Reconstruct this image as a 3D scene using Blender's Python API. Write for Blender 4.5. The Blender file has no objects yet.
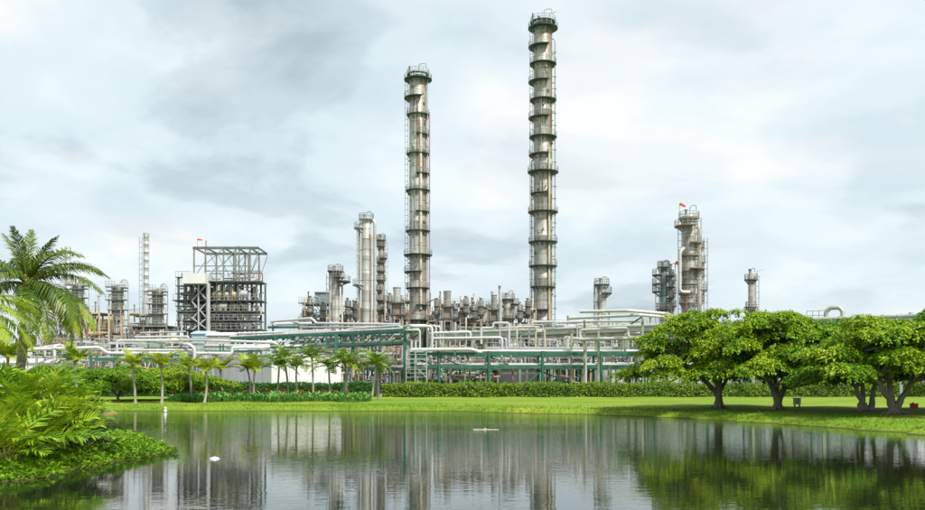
import bpy, math, random
import numpy as np
from mathutils import Vector, Matrix

# ------------------------------------------------------------------ camera, sky, sun, exposure
K, HZ, CZ = 888.0, 383.0, 2.4          # focal length in photo pixels, horizon row, eye height above water
scene = bpy.context.scene
col = scene.collection
cam_d = bpy.data.cameras.new('camera'); cam = bpy.data.objects.new('camera', cam_d); col.objects.link(cam)
cam.location = (0, 0, CZ); cam.rotation_euler = (math.radians(90), 0, 0)
cam_d.sensor_width = 36; cam_d.lens = 36 * K / 925; cam_d.shift_y = (HZ - 255) / 925
cam_d.clip_start = 0.1; cam_d.clip_end = 9000
scene.camera = cam

SUN_EL, SUN_ROT = math.radians(52), math.radians(140)
world = bpy.data.worlds.new('World'); scene.world = world; world.use_nodes = True
wn, wl = world.node_tree.nodes, world.node_tree.links
wn.clear()
w_out = wn.new('ShaderNodeOutputWorld'); w_bg = wn.new('ShaderNodeBackground')
w_bg.inputs['Strength'].default_value = 0.1
w_sky = wn.new('ShaderNodeTexSky'); w_sky.sky_type = 'NISHITA'; w_sky.sun_disc = False
w_sky.sun_elevation = SUN_EL; w_sky.sun_rotation = SUN_ROT; w_sky.air_density = 1.0; w_sky.dust_density = 2.0
w_tc = wn.new('ShaderNodeTexCoord'); w_sep = wn.new('ShaderNodeSeparateXYZ')
wl.new(w_tc.outputs['Generated'], w_sep.inputs[0])
def wmath(op, a, b=None, clamp=False):
    n = wn.new('ShaderNodeMath'); n.operation = op; n.use_clamp = clamp
    for i, v in enumerate((a, b)):
        if v is None: continue
        if isinstance(v, (int, float)): n.inputs[i].default_value = v
        else: wl.new(v, n.inputs[i])
    return n.outputs[0]
zz = wmath('ADD', wmath('MAXIMUM', w_sep.outputs[2], 0.0), 0.22)
w_cmb = wn.new('ShaderNodeCombineXYZ')
wl.new(wmath('DIVIDE', w_sep.outputs[0], zz), w_cmb.inputs[0]); wl.new(wmath('DIVIDE', w_sep.outputs[1], zz), w_cmb.inputs[1])
def wnoise(scale, detail, rough, dist, off):
    m = wn.new('ShaderNodeMapping'); m.inputs['Location'].default_value = off
    wl.new(w_cmb.outputs[0], m.inputs['Vector'])
    n = wn.new('ShaderNodeTexNoise'); n.inputs['Scale'].default_value = scale; n.inputs['Detail'].default_value = detail
    n.inputs['Roughness'].default_value = rough; n.inputs['Distortion'].default_value = dist
    wl.new(m.outputs[0], n.inputs['Vector']); return n.outputs['Fac']
def wramp(fac, stops):
    r = wn.new('ShaderNodeValToRGB'); r.color_ramp.interpolation = 'EASE'
    while len(r.color_ramp.elements) < len(stops): r.color_ramp.elements.new(0.5)
    for e, (p, c) in zip(r.color_ramp.elements, stops): e.position = p; e.color = (*c, 1)
    wl.new(fac, r.inputs[0]); return r.outputs[0]
cl_a = wnoise(0.95, 7, 0.53, 0.35, (-5.2, 9.4, 0))
cl_b = wnoise(2.6, 6, 0.5, 0.3, (8.4, 5.2, 0))
cloud_c = wramp(cl_a, [(0.36, (5.25, 5.5, 5.5)), (0.45, (4.6, 5.2, 5.4)), (0.545, (4.4, 5.05, 5.3)), (0.60, (3.6, 4.2, 4.5)), (0.68, (2.75, 3.3, 3.6))])
veil_c = wramp(cl_b, [(0.34, (1.10, 1.07, 1.04)), (0.5, (1.0, 1.0, 1.0)), (0.66, (0.88, 0.9, 0.92))])
w_mul = wn.new('ShaderNodeMixRGB'); w_mul.blend_type = 'MULTIPLY'; w_mul.inputs[0].default_value = 1
wl.new(cloud_c, w_mul.inputs[1]); wl.new(veil_c, w_mul.inputs[2])
w_mix = wn.new('ShaderNodeMixRGB'); w_mix.inputs[0].default_value = 0.92
wl.new(w_sky.outputs[0], w_mix.inputs[1]); wl.new(w_mul.outputs[0], w_mix.inputs[2])
wl.new(w_mix.outputs[0], w_bg.inputs['Color']); wl.new(w_bg.outputs[0], w_out.inputs['Surface'])

sun_d = bpy.data.lights.new('sun', 'SUN'); sun = bpy.data.objects.new('sun', sun_d); col.objects.link(sun)
sun_d.energy = 3.5; sun_d.angle = math.radians(7); sun_d.color = (1.0, 0.95, 0.86)
SD = Vector((math.sin(SUN_ROT) * math.cos(SUN_EL), math.cos(SUN_ROT) * math.cos(SUN_EL), math.sin(SUN_EL)))
sun.rotation_euler = SD.to_track_quat('Z', 'Y').to_euler(); sun.location = (0, -20, 60)
vs = scene.view_settings
vs.view_transform = 'Standard'; vs.look = 'None'; vs.gamma = 1; vs.use_curve_mapping = False; vs.exposure = 0.85

# ------------------------------------------------------------------ pixel helpers (a pixel is a direction; distance is given)
def X(px, D): return (px - 462.5) / K * D
def Z(py, D): return CZ + (HZ - py) / K * D
def P(px, py, D): return Vector((X(px, D), D, Z(py, D)))
def PZ(px, py, z):                      # the point of that direction at height z
    D = (z - CZ) * K / (HZ - py); return Vector((X(px, D), D, z))

# ------------------------------------------------------------------ materials
MATS = {}
def new_mat(name):
    m = bpy.data.materials.new(name); m.use_nodes = True
    nt = m.node_tree; nt.nodes.clear(); MATS[name] = m
    out = nt.nodes.new('ShaderNodeOutputMaterial')
    return m, nt.nodes, nt.links, out
def node_noise(n, l, vec, scale, detail=4, rough=0.55):
    t = n.new('ShaderNodeTexNoise'); t.inputs['Scale'].default_value = scale
    t.inputs['Detail'].default_value = detail; t.inputs['Roughness'].default_value = rough
    l.new(vec, t.inputs['Vector']); return t
def node_ramp(n, l, fac, stops):
    r = n.new('ShaderNodeValToRGB')
    while len(r.color_ramp.elements) < len(stops): r.color_ramp.elements.new(0.5)
    for e, (p, c) in zip(r.color_ramp.elements, stops): e.position = p; e.color = (*c, 1) if len(c) == 3 else c
    l.new(fac, r.inputs[0]); return r.outputs[0]
def node_map(n, l, vec, scale):
    m = n.new('ShaderNodeMapping'); m.inputs['Scale'].default_value = scale; l.new(vec, m.inputs['Vector']); return m.outputs[0]
def surf(name, c1, c2, scale=0.6, stretch=(1, 1, 1), rough=0.6, metal=0.0, stain=None, stain_amt=0.0, seams=0, side=None, bump=0.0):
    m, n, l, out = new_mat(name)
    g = n.new('ShaderNodeNewGeometry'); v = node_map(n, l, g.outputs['Position'], stretch)
    t = node_noise(n, l, v, scale, 6, 0.6)
    c = node_ramp(n, l, t.outputs['Fac'], [(0.3, c1), (0.7, c2)])
    if stain:
        v2 = node_map(n, l, g.outputs['Position'], (1.1, 1.1, 0.12))
        t2 = node_noise(n, l, v2, 1.3, 6, 0.65)
        f = node_ramp(n, l, t2.outputs['Fac'], [(0.62 - stain_amt * 0.3, (0, 0, 0)), (0.85 - stain_amt * 0.3, (1, 1, 1))])
        if side is not None:            # the weather side carries more rust
            sx = n.new('ShaderNodeSeparateXYZ'); l.new(g.outputs['Normal'], sx.inputs[0])
            ad = n.new('ShaderNodeMath'); ad.operation = 'MULTIPLY_ADD'; ad.inputs[1].default_value = 1.0; ad.inputs[2].default_value = 0.0
            l.new(sx.outputs[0], ad.inputs[0])
            sm = node_ramp(n, l, ad.outputs[0], [(side, (0, 0, 0)), (side + 0.12, (1, 1, 1))])
            mx = n.new('ShaderNodeMath'); mx.operation = 'MULTIPLY_ADD'; mx.inputs[1].default_value = 0.55; mx.use_clamp = True
            l.new(sm, mx.inputs[0]); l.new(f, mx.inputs[2]); f = mx.outputs[0]
        mm = n.new('ShaderNodeMixRGB'); l.new(f, mm.inputs[0]); l.new(c, mm.inputs[1]); mm.inputs[2].default_value = (*stain, 1); c = mm.outputs[0]
    if seams:
        sz = n.new('ShaderNodeSeparateXYZ'); l.new(g.outputs['Position'], sz.inputs[0])
        md = n.new('ShaderNodeMath'); md.operation = 'MODULO'; md.inputs[1].default_value = seams; l.new(sz.outputs[2], md.inputs[0])
        lt = n.new('ShaderNodeMath'); lt.operation = 'LESS_THAN'; lt.inputs[1].default_value = 0.16; l.new(md.outputs[0], lt.inputs[0])
        mm = n.new('ShaderNodeMixRGB'); mm.blend_type = 'MULTIPLY'; mm.inputs[2].default_value = (0.55, 0.5, 0.45, 1)
        l.new(lt.outputs[0], mm.inputs[0]); l.new(c, mm.inputs[1]); c = mm.outputs[0]
    b = n.new('ShaderNodeBsdfPrincipled'); l.new(c, b.inputs['Base Color'])
    b.inputs['Roughness'].default_value = rough; b.inputs['Metallic'].default_value = metal
    if bump:
        bp = n.new('ShaderNodeBump'); bp.inputs['Strength'].default_value = bump; bp.inputs['Distance'].default_value = 0.1
        l.new(t.outputs['Fac'], bp.inputs['Height']); l.new(bp.outputs[0], b.inputs['Normal'])
    l.new(b.outputs[0], out.inputs[0]); return m
def leafmat(name, stops, trans=0.3, rough=0.5, spec=0.25):
    m, n, l, out = new_mat(name)
    g = n.new('ShaderNodeNewGeometry')
    t = node_noise(n, l, g.outputs['Position'], 0.45, 2)
    a = n.new('ShaderNodeMath'); a.operation = 'MULTIPLY_ADD'; a.inputs[1].default_value = 0.9; l.new(t.outputs['Fac'], a.inputs[0])
    s = n.new('ShaderNodeMath'); s.operation = 'MULTIPLY_ADD'; s.inputs[1].default_value = 0.34; s.inputs[2].default_value = -0.13
    l.new(g.outputs['Random Per Island'], s.inputs[0]); l.new(s.outputs[0], a.inputs[2])
    c = node_ramp(n, l, a.outputs[0], stops)
    b = n.new('ShaderNodeBsdfPrincipled'); l.new(c, b.inputs['Base Color'])
    b.inputs['Roughness'].default_value = rough; b.inputs['Specular IOR Level'].default_value = spec
    tr = n.new('ShaderNodeBsdfTranslucent'); l.new(c, tr.inputs['Color'])
    mx = n.new('ShaderNodeMixShader'); mx.inputs[0].default_value = trans
    l.new(b.outputs[0], mx.inputs[1]); l.new(tr.outputs[0], mx.inputs[2]); l.new(mx.outputs[0], out.inputs[0]); return m

surf('tower_shell', (0.34, 0.335, 0.30), (0.50, 0.50, 0.465), 0.5, (1, 1, 0.25), 0.5, 0.25, stain=(0.18, 0.13, 0.075), stain_amt=0.28, seams=2.6, side=0.25)
surf('tower_shell_brown', (0.31, 0.305, 0.275), (0.47, 0.465, 0.43), 0.5, (1, 1, 0.25), 0.5, 0.25, stain=(0.155, 0.105, 0.06), stain_amt=0.44, seams=2.6, side=0.2)
surf('column_shell', (0.34, 0.34, 0.32), (0.52, 0.52, 0.49), 0.5, (1, 1, 0.3), 0.45, 0.25, stain=(0.17, 0.105, 0.05), stain_amt=0.4, seams=2.2)
surf('rusty_shell', (0.30, 0.26, 0.20), (0.46, 0.44, 0.39), 0.5, (1, 1, 0.2), 0.55, 0.15, stain=(0.16, 0.09, 0.045), stain_amt=0.5, seams=2.2)
surf('blue_steel', (0.16, 0.22, 0.25), (0.26, 0.32, 0.34), 0.5, (1, 1, 0.3), 0.5, 0.2, stain=(0.10, 0.09, 0.07), stain_amt=0.3, seams=2.4)
surf('silver_stack', (0.42, 0.43, 0.44), (0.58, 0.59, 0.60), 0.5, (1, 1, 0.2), 0.4, 0.45, seams=3.0)
surf('clad_pipe', (0.33, 0.345, 0.34), (0.47, 0.475, 0.46), 0.9, (1, 1, 1), 0.42, 0.2, stain=(0.34, 0.31, 0.25), stain_amt=0.2)
surf('white_pipe', (0.40, 0.41, 0.405), (0.54, 0.545, 0.53), 0.7, (1, 1, 1), 0.45, 0.05, stain=(0.42, 0.38, 0.3), stain_amt=0.16)
surf('grey_pipe', (0.30, 0.33, 0.34), (0.44, 0.46, 0.46), 0.7, (1, 1, 1), 0.5, 0.2)
surf('cream_pipe', (0.46, 0.41, 0.31), (0.60, 0.56, 0.46), 0.7, (1, 1, 1), 0.55, 0.0, stain=(0.25, 0.15, 0.07), stain_amt=0.35)
surf('brown_steel', (0.14, 0.11, 0.075), (0.27, 0.22, 0.165), 0.8, (1, 1, 1), 0.7, 0.1)
surf('rust_pipe', (0.16, 0.07, 0.04), (0.27, 0.14, 0.09), 0.8, (1, 1, 1), 0.65)
surf('ochre_steel', (0.42, 0.30, 0.15), (0.56, 0.43, 0.26), 0.8, (1, 1, 1), 0.65, 0, stain=(0.24, 0.13, 0.06), stain_amt=0.3)
surf('mauve_pipe', (0.30, 0.19, 0.21), (0.37, 0.26, 0.27), 0.8, (1, 1, 1), 0.55)
surf('frame_steel', (0.13, 0.155, 0.148), (0.24, 0.26, 0.245), 0.7, (1, 1, 1), 0.6, 0.15, stain=(0.13, 0.08, 0.05), stain_amt=0.35)
surf('furnace_steel', (0.07, 0.09, 0.085), (0.14, 0.16, 0.15), 0.7, (1, 1, 1), 0.65, 0.1, stain=(0.10, 0.06, 0.035), stain_amt=0.35)
surf('pale_steel', (0.32, 0.36, 0.35), (0.46, 0.50, 0.48), 0.7, (1, 1, 1), 0.55, 0.15)
surf('sage_steel', (0.19, 0.25, 0.19), (0.30, 0.36, 0.28), 0.7, (1, 1, 1), 0.55, 0.05, stain=(0.36, 0.33, 0.22), stain_amt=0.3)
surf('green_paint', (0.012, 0.085, 0.052), (0.024, 0.135, 0.085), 0.5, (1, 1, 1), 0.5, 0.0, stain=(0.10, 0.15, 0.11), stain_amt=0.35)
surf('teal_paint', (0.016, 0.045, 0.04), (0.03, 0.07, 0.06), 0.6, (1, 1, 1), 0.55)
surf('teal_deck', (0.035, 0.07, 0.06), (0.07, 0.10, 0.085), 0.6, (1, 1, 1), 0.6, 0.0, stain=(0.10, 0.065, 0.04), stain_amt=0.35)
surf('dark_deck', (0.06, 0.062, 0.056), (0.12, 0.115, 0.10), 0.6, (1, 1, 1), 0.7, 0.1)
surf('rail_steel', (0.26, 0.26, 0.24), (0.38, 0.38, 0.35), 0.7, (1, 1, 1), 0.5, 0.2)
surf('white_wall', (0.54, 0.545, 0.53), (0.61, 0.61, 0.59), 0.35, (1, 1, 0.3), 0.7, 0.0, stain=(0.48, 0.46, 0.41), stain_amt=0.12)
surf('grey_wall', (0.34, 0.35, 0.34), (0.43, 0.44, 0.43), 0.35, (1, 1, 0.3), 0.8, 0.0, stain=(0.24, 0.22, 0.2), stain_amt=0.3)
surf('blue_sheet', (0.30, 0.44, 0.52), (0.37, 0.51, 0.59), 0.5, (1, 1, 1), 0.5)
surf('orange_cloth', (0.75, 0.09, 0.03), (0.85, 0.14, 0.05), 1.0, (1, 1, 1), 0.8)
surf('red_paint', (0.55, 0.015, 0.012), (0.65, 0.03, 0.02), 1.0, (1, 1, 1), 0.5)
surf('float_plastic', (0.33, 0.52, 0.5), (0.45, 0.6, 0.58), 4.0, (1, 1, 1), 0.4)
surf('buoy_white', (0.74, 0.74, 0.72), (0.8, 0.8, 0.78), 4.0, (1, 1, 1), 0.4)
surf('board_wood', (0.36, 0.29, 0.2), (0.55, 0.48, 0.36), 5.0, (1, 8, 1), 0.75)
surf('concrete', (0.22, 0.215, 0.2), (0.34, 0.33, 0.31), 0.25, (1, 1, 1), 0.85, 0.0, bump=0.2)
surf('grey_bark', (0.11, 0.095, 0.075), (0.27, 0.245, 0.20), 2.2, (1, 1, 0.35), 0.85, 0.0, bump=0.6)
surf('pale_bark', (0.20, 0.18, 0.145), (0.42, 0.39, 0.33), 1.6, (1, 1, 0.3), 0.85, 0.0, bump=0.5)
surf('palm_bark', (0.18, 0.145, 0.10), (0.36, 0.31, 0.24), 4.0, (0.5, 0.5, 3.0), 0.9, 0.0, bump=0.6)
surf('palm_sheath', (0.20, 0.12, 0.04), (0.34, 0.26, 0.08), 3.0, (1, 1, 0.4), 0.8)
surf('stem_green', (0.13, 0.16, 0.03), (0.26, 0.24, 0.06), 3.0, (1, 1, 0.4), 0.7)
surf('dry_frond', (0.16, 0.095, 0.045), (0.32, 0.2, 0.10), 3.0, (1, 1, 1), 0.9)
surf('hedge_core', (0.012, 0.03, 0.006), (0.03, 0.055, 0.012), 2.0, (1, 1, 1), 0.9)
leafmat('tree_leaf', [(0.15, (0.055, 0.15, 0.006)), (0.40, (0.16, 0.31, 0.012)), (0.64, (0.33, 0.45, 0.022)), (0.92, (0.52, 0.55, 0.045))], 0.36)
leafmat('tree_leaf_dark', [(0.15, (0.045, 0.14, 0.006)), (0.5, (0.14, 0.30, 0.012)), (0.9, (0.34, 0.46, 0.025))], 0.34)
leafmat('hedge_leaf', [(0.15, (0.07, 0.15, 0.006)), (0.5, (0.16, 0.28, 0.012)), (0.9, (0.30, 0.39, 0.025))], 0.28)
leafmat('hedge_leaf_dark', [(0.15, (0.012, 0.075, 0.008)), (0.5, (0.03, 0.135, 0.012)), (0.9, (0.07, 0.2, 0.02))], 0.28)
leafmat('canna_leaf', [(0.15, (0.05, 0.18, 0.035)), (0.5, (0.14, 0.32, 0.07)), (0.9, (0.32, 0.50, 0.14))], 0.3)
leafmat('canna_flower', [(0.2, (0.5, 0.02, 0.03)), (0.8, (0.62, 0.09, 0.1))], 0.2)
leafmat('palm_leaf', [(0.15, (0.07, 0.15, 0.01)), (0.5, (0.18, 0.29, 0.024)), (0.9, (0.40, 0.44, 0.05))], 0.35, 0.42, 0.4)
leafmat('coconut_leaf', [(0.15, (0.035, 0.08, 0.008)), (0.5, (0.095, 0.16, 0.014)), (0.9, (0.26, 0.30, 0.03))], 0.35, 0.4, 0.4)
leafmat('palm_leaf_yellow', [(0.15, (0.13, 0.22, 0.012)), (0.5, (0.30, 0.39, 0.022)), (0.9, (0.56, 0.53, 0.04))], 0.38, 0.45, 0.35)
leafmat('areca_leaf', [(0.15, (0.07, 0.18, 0.008)), (0.45, (0.21, 0.36, 0.014)), (0.7, (0.42, 0.50, 0.025)), (0.9, (0.64, 0.58, 0.05))], 0.36, 0.42, 0.4)
leafmat('dark_frond_leaf', [(0.15, (0.012, 0.05, 0.014)), (0.5, (0.025, 0.09, 0.02)), (0.9, (0.06, 0.14, 0.03))], 0.25, 0.4, 0.4)
leafmat('cover_leaf', [(0.15, (0.06, 0.17, 0.006)), (0.5, (0.15, 0.30, 0.010)), (0.9, (0.30, 0.42, 0.02))], 0.3, 0.5, 0.3)
leafmat('grass_leaf', [(0.15, (0.05, 0.16, 0.006)), (0.5, (0.13, 0.29, 0.01)), (0.9, (0.25, 0.37, 0.02))], 0.3, 0.6, 0.2)

# lawn and pond edge
m, n, l, out = new_mat('lawn')
g = n.new('ShaderNodeNewGeometry')
t1 = node_noise(n, l, node_map(n, l, g.outputs['Position'], (0.35, 1, 1)), 0.22, 5, 0.6)
t2 = node_noise(n, l, g.outputs['Position'], 3.5, 6, 0.7)
c1 = node_ramp(n, l, t1.outputs['Fac'], [(0.28, (0.10, 0.185, 0.018)), (0.5, (0.16, 0.245, 0.026)), (0.72, (0.255, 0.30, 0.045))])
c2 = node_ramp(n, l, t2.outputs['Fac'], [(0.3, (0.62, 0.7, 0.5)), (0.65, (1.12, 1.08, 1.0))])
mm = n.new('ShaderNodeMixRGB'); mm.blend_type = 'MULTIPLY'; mm.inputs[0].default_value = 1; l.new(c1, mm.inputs[1]); l.new(c2, mm.inputs[2])
t3 = node_noise(n, l, g.outputs['Position'], 0.42, 4, 0.6)
pf = node_ramp(n, l, t3.outputs['Fac'], [(0.60, (0, 0, 0)), (0.74, (0.6, 0.6, 0.6))])
mw = n.new('ShaderNodeMixRGB'); l.new(pf, mw.inputs[0]); l.new(mm.outputs[0], mw.inputs[1]); mw.inputs[2].default_value = (0.25, 0.215, 0.06, 1); mm = mw
sp = n.new('ShaderNodeSeparateXYZ'); l.new(g.outputs['Position'], sp.inputs[0])
dr = node_ramp(n, l, sp.outputs[2], [(0.0, (1, 1, 1)), (0.07, (0, 0, 0))])
ms = n.new('ShaderNodeMixRGB'); l.new(dr, ms.inputs[0]); l.new(mm.outputs[0], ms.inputs[1]); ms.inputs[2].default_value = (0.045, 0.05, 0.018, 1)
b = n.new('ShaderNodeBsdfPrincipled'); b.inputs['Roughness'].default_value = 0.9; b.inputs['Specular IOR Level'].default_value = 0.1
bp = n.new('ShaderNodeBump'); bp.inputs['Strength'].default_value = 0.7; bp.inputs['Distance'].default_value = 0.08
l.new(t2.outputs['Fac'], bp.inputs['Height']); l.new(bp.outputs[0], b.inputs['Normal'])
l.new(ms.outputs[0], b.inputs['Base Color']); l.new(b.outputs[0], out.inputs[0])

# water
m, n, l, out = new_mat('water')
g = n.new('ShaderNodeNewGeometry')
r1 = node_noise(n, l, node_map(n, l, g.outputs['Position'], (0.55, 1.5, 1)), 2.1, 3, 0.55)
r2 = node_noise(n, l, node_map(n, l, g.outputs['Position'], (0.4, 1.0, 1)), 6.5, 2, 0.5)
gust = node_noise(n, l, node_map(n, l, g.outputs['Position'], (0.35, 1.0, 1)), 0.09, 3, 0.5)
ga = node_ramp(n, l, gust.outputs['Fac'], [(0.38, (0.55, 0.55, 0.55)), (0.62, (1, 1, 1))])
wy = n.new('ShaderNodeSeparateXYZ'); l.new(g.outputs['Position'], wy.inputs[0])
wd = n.new('ShaderNodeMapRange'); wd.inputs[1].default_value = 22; wd.inputs[2].default_value = 62; wd.inputs[3].default_value = 0.26; wd.inputs[4].default_value = 1.25; l.new(wy.outputs[1], wd.inputs[0])
ad = n.new('ShaderNodeMath'); ad.operation = 'MULTIPLY_ADD'; ad.inputs[1].default_value = 0.42
l.new(r2.outputs['Fac'], ad.inputs[0]); l.new(r1.outputs['Fac'], ad.inputs[2])
m0 = n.new('ShaderNodeMath'); m0.operation = 'MULTIPLY'; l.new(wd.outputs[0], m0.inputs[0]); l.new(ga, m0.inputs[1])
mu = n.new('ShaderNodeMath'); mu.operation = 'MULTIPLY'; l.new(ad.outputs[0], mu.inputs[0]); l.new(m0.outputs[0], mu.inputs[1])
bp = n.new('ShaderNodeBump'); bp.inputs['Strength'].default_value = 1.0; bp.inputs['Distance'].default_value = 0.0125  # metres of ripple where the breeze reaches
l.new(mu.outputs[0], bp.inputs['Height'])
b = n.new('ShaderNodeBsdfPrincipled'); b.inputs['Base Color'].default_value = (0.012, 0.017, 0.008, 1)
b.inputs['Roughness'].default_value = 0.012; b.inputs['IOR'].default_value = 1.5; b.inputs['Specular IOR Level'].default_value = 0.72
l.new(bp.outputs[0], b.inputs['Normal']); l.new(b.outputs[0], out.inputs[0])

# ------------------------------------------------------------------ mesh helpers
def mesh_obj(name, me, mat, parent=None):
    o = bpy.data.objects.new(name, me)
    if mat and not me.materials: me.materials.append(MATS[mat])
    col.objects.link(o)
    if parent: attach(o, parent)
    return o
def wloc(o):
    v = Vector((0, 0, 0))
    while o: v = v + o.location; o = o.parent
    return v
def attach(o, parent):                  # parents are never rotated or scaled when this is used
    base = wloc(parent); o.parent = parent; o.location = o.location - base
def thing(name, label, cat, loc, group=None):
    o = bpy.data.objects.new(name, None); col.objects.link(o); o.location = loc; o.empty_display_size = 0.3
    return tag(o, label, cat, group)
def tag(o, label, cat, group=None):
    o['label'] = label; o['category'] = cat
    if group: o['group'] = group
    return o
def copy_tree(o, parent=None):
    c = o.copy(); col.objects.link(c); c.parent = parent
    for ch in o.children: copy_tree(ch, c)
    return c

class MB:
    def __init__(s): s.v = []; s.f = []
    def quadgrid(s, rings, closed=True, cap=True):
        b = len(s.v); k = len(rings[0])
        for r in rings: s.v.extend(tuple(p) for p in r)
        for i in range(len(rings) - 1):
            for j in range(k if closed else k - 1):
                a = b + i * k + j; c = b + i * k + (j + 1) % k
                s.f.append((a, c, c + k, a + k))
        if cap:
            s.f.append(tuple(b + j for j in reversed(range(k)))); e = b + (len(rings) - 1) * k
            s.f.append(tuple(e + j for j in range(k)))
        return s
    def tube(s, pts, r, n=8, cap=True):
        pts = [Vector(p) for p in pts]; m_ = len(pts)
        rs = r if isinstance(r, (list, tuple)) else [r] * m_
        up = None; rings = []
        for i in range(m_):
            t = (pts[min(i + 1, m_ - 1)] - pts[max(i - 1, 0)]).normalized()
            if up is None:
                up = Vector((0, 0, 1)) if abs(t.z) < 0.9 else Vector((1, 0, 0))
            x = up - t * up.dot(t)
            if x.length < 1e-5: x = t.orthogonal()
            x.normalize(); y = t.cross(x); up = x
            rings.append([pts[i] + (x * math.cos(a) + y * math.sin(a)) * rs[i] for a in [2 * math.pi * j / n for j in range(n)]])
        return s.quadgrid(rings, True, cap)
    def lathe(s, c, prof, n=24, cap=True):
        c = Vector(c)
        return s.quadgrid([[c + Vector((r * math.cos(2 * math.pi * j / n), r * math.sin(2 * math.pi * j / n), z)) for j in range(n)] for r, z in prof], True, cap)
    def box(s, lo, hi):
        x0, y0, z0 = lo; x1, y1, z1 = hi
        return s.quadgrid([[(x0, y0, z0), (x1, y0, z0), (x1, y1, z0), (x0, y1, z0)], [(x0, y0, z1), (x1, y0, z1), (x1, y1, z1), (x0, y1, z1)]])
    def beam(s, p, q, w, h=None):
        p, q = Vector(p), Vector(q); h = h or w; t = (q - p).normalized()
        up = Vector((0, 0, 1)) if abs(t.z) < 0.95 else Vector((1, 0, 0))
        x = t.cross(up).normalized() * (w / 2); y = x.cross(t).normalized() * (h / 2)
        return s.quadgrid([[e - x - y, e + x - y, e + x + y, e - x + y] for e in (p, q)])
    def sector(s, c, r0, r1, a0, a1, z0, z1):
        n = max(6, int(abs(a1 - a0) / 12)); c = Vector((c[0], c[1], 0)); rings = []
        full = abs(a1 - a0) >= 359
        for i in range(n + 1):
            a = math.radians(a0 + (a1 - a0) * i / n); d = Vector((math.cos(a), math.sin(a), 0))
            rings.append([c + d * r0 + Vector((0, 0, z0)), c + d * r1 + Vector((0, 0, z0)), c + d * r1 + Vector((0, 0, z1)), c + d * r0 + Vector((0, 0, z1))])
        return s.quadgrid(rings, True, not full)
    def mesh(s, name, smooth=True):
        me = bpy.data.meshes.new(name); me.from_pydata(s.v, [], s.f)
        if smooth:
            me.polygons.foreach_set('use_smooth', [True] * len(me.polygons))
            try: me.set_sharp_from_angle(angle=math.radians(40))
            except Exception: pass
        me.update(); return me
    def build(s, name, mat, parent=None, smooth=True, at=None):
        me = s.mesh(name, smooth)
        if at is not None: me.transform(Matrix.Translation(-Vector(at)))
        elif parent is not None:
            at = wloc(parent); me.transform(Matrix.Translation(-at))
        o = mesh_obj(name, me, mat)
        if parent is not None:
            o.location = Vector(at); attach(o, parent)
        elif at is not None: o.location = Vector(at)
        return o

_unit = {}
def unit(mat, kind='box'):
    k = (mat, kind)
    if k not in _unit:
        b = MB()
        if kind == 'box': b.box((-.5, -.5, -.5), (.5, .5, .5))
        else: b.lathe((0, 0, 0), [(0.5, -0.5), (0.5, 0.5)], 10)
        me = b.mesh(mat + '_' + kind, kind != 'box'); me.materials.append(MATS[mat]); _unit[k] = me
    return _unit[k]
def bar(parent, name, p, q, w, mat, h=None, kind='box'):     # one straight steel member as a part, sharing a unit mesh
    p, q = Vector(p), Vector(q); t = q - p; L = t.length; h = h or w
    o = bpy.data.objects.new(name, unit(mat, kind)); col.objects.link(o)
    z = t.normalized(); up = Vector((0, 0, 1)) if abs(z.z) < 0.95 else Vector((0, 1, 0))
    x = up.cross(z).normalized(); y = z.cross(x)
    o.rotation_euler = Matrix((x, y, z)).transposed().to_euler()
    o.scale = (w, h, L); o.location = (p + q) / 2
    if parent: attach(o, parent)
    return o
def fillet(pts, r, n=4):
    pts = [Vector(p) for p in pts]; out_ = [pts[0]]
    for i in range(1, len(pts) - 1):
        a, b_, c = pts[i - 1], pts[i], pts[i + 1]
        d1, d2 = (a - b_), (c - b_); rr = min(r, d1.length * .45, d2.length * .45)
        s_, e_ = b_ + d1.normalized() * rr, b_ + d2.normalized() * rr
        for k in range(n + 1):
            t = k / n; out_.append(s_ * (1 - t) ** 2 + b_ * 2 * t * (1 - t) + e_ * t * t)
    out_.append(pts[-1]); return out_
PS = 1.0
def pipe(parent, pts, r, mat, name='pipe', n=10, bend=2.4):
    r = r * PS
    fp = fillet(pts, r * bend); pp = [fp[0]]; rr = [r]
    for a, b_ in zip(fp, fp[1:]):
        L_ = (b_ - a).length
        if L_ > 3.2 and r > .07:
            k_ = max(1, int(L_ / 5.5)); d = (b_ - a) / L_
            for i in range(k_):
                c = a + d * L_ * (i + .5) / k_
                for o_, f in ((-.09, 1), (-.08, 1.22), (.08, 1.22), (.09, 1)): pp.append(c + d * o_); rr.append(r * f)
        pp.append(b_); rr.append(r)
    return MB().tube(pp, rr, n).build(name, mat, parent)

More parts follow.
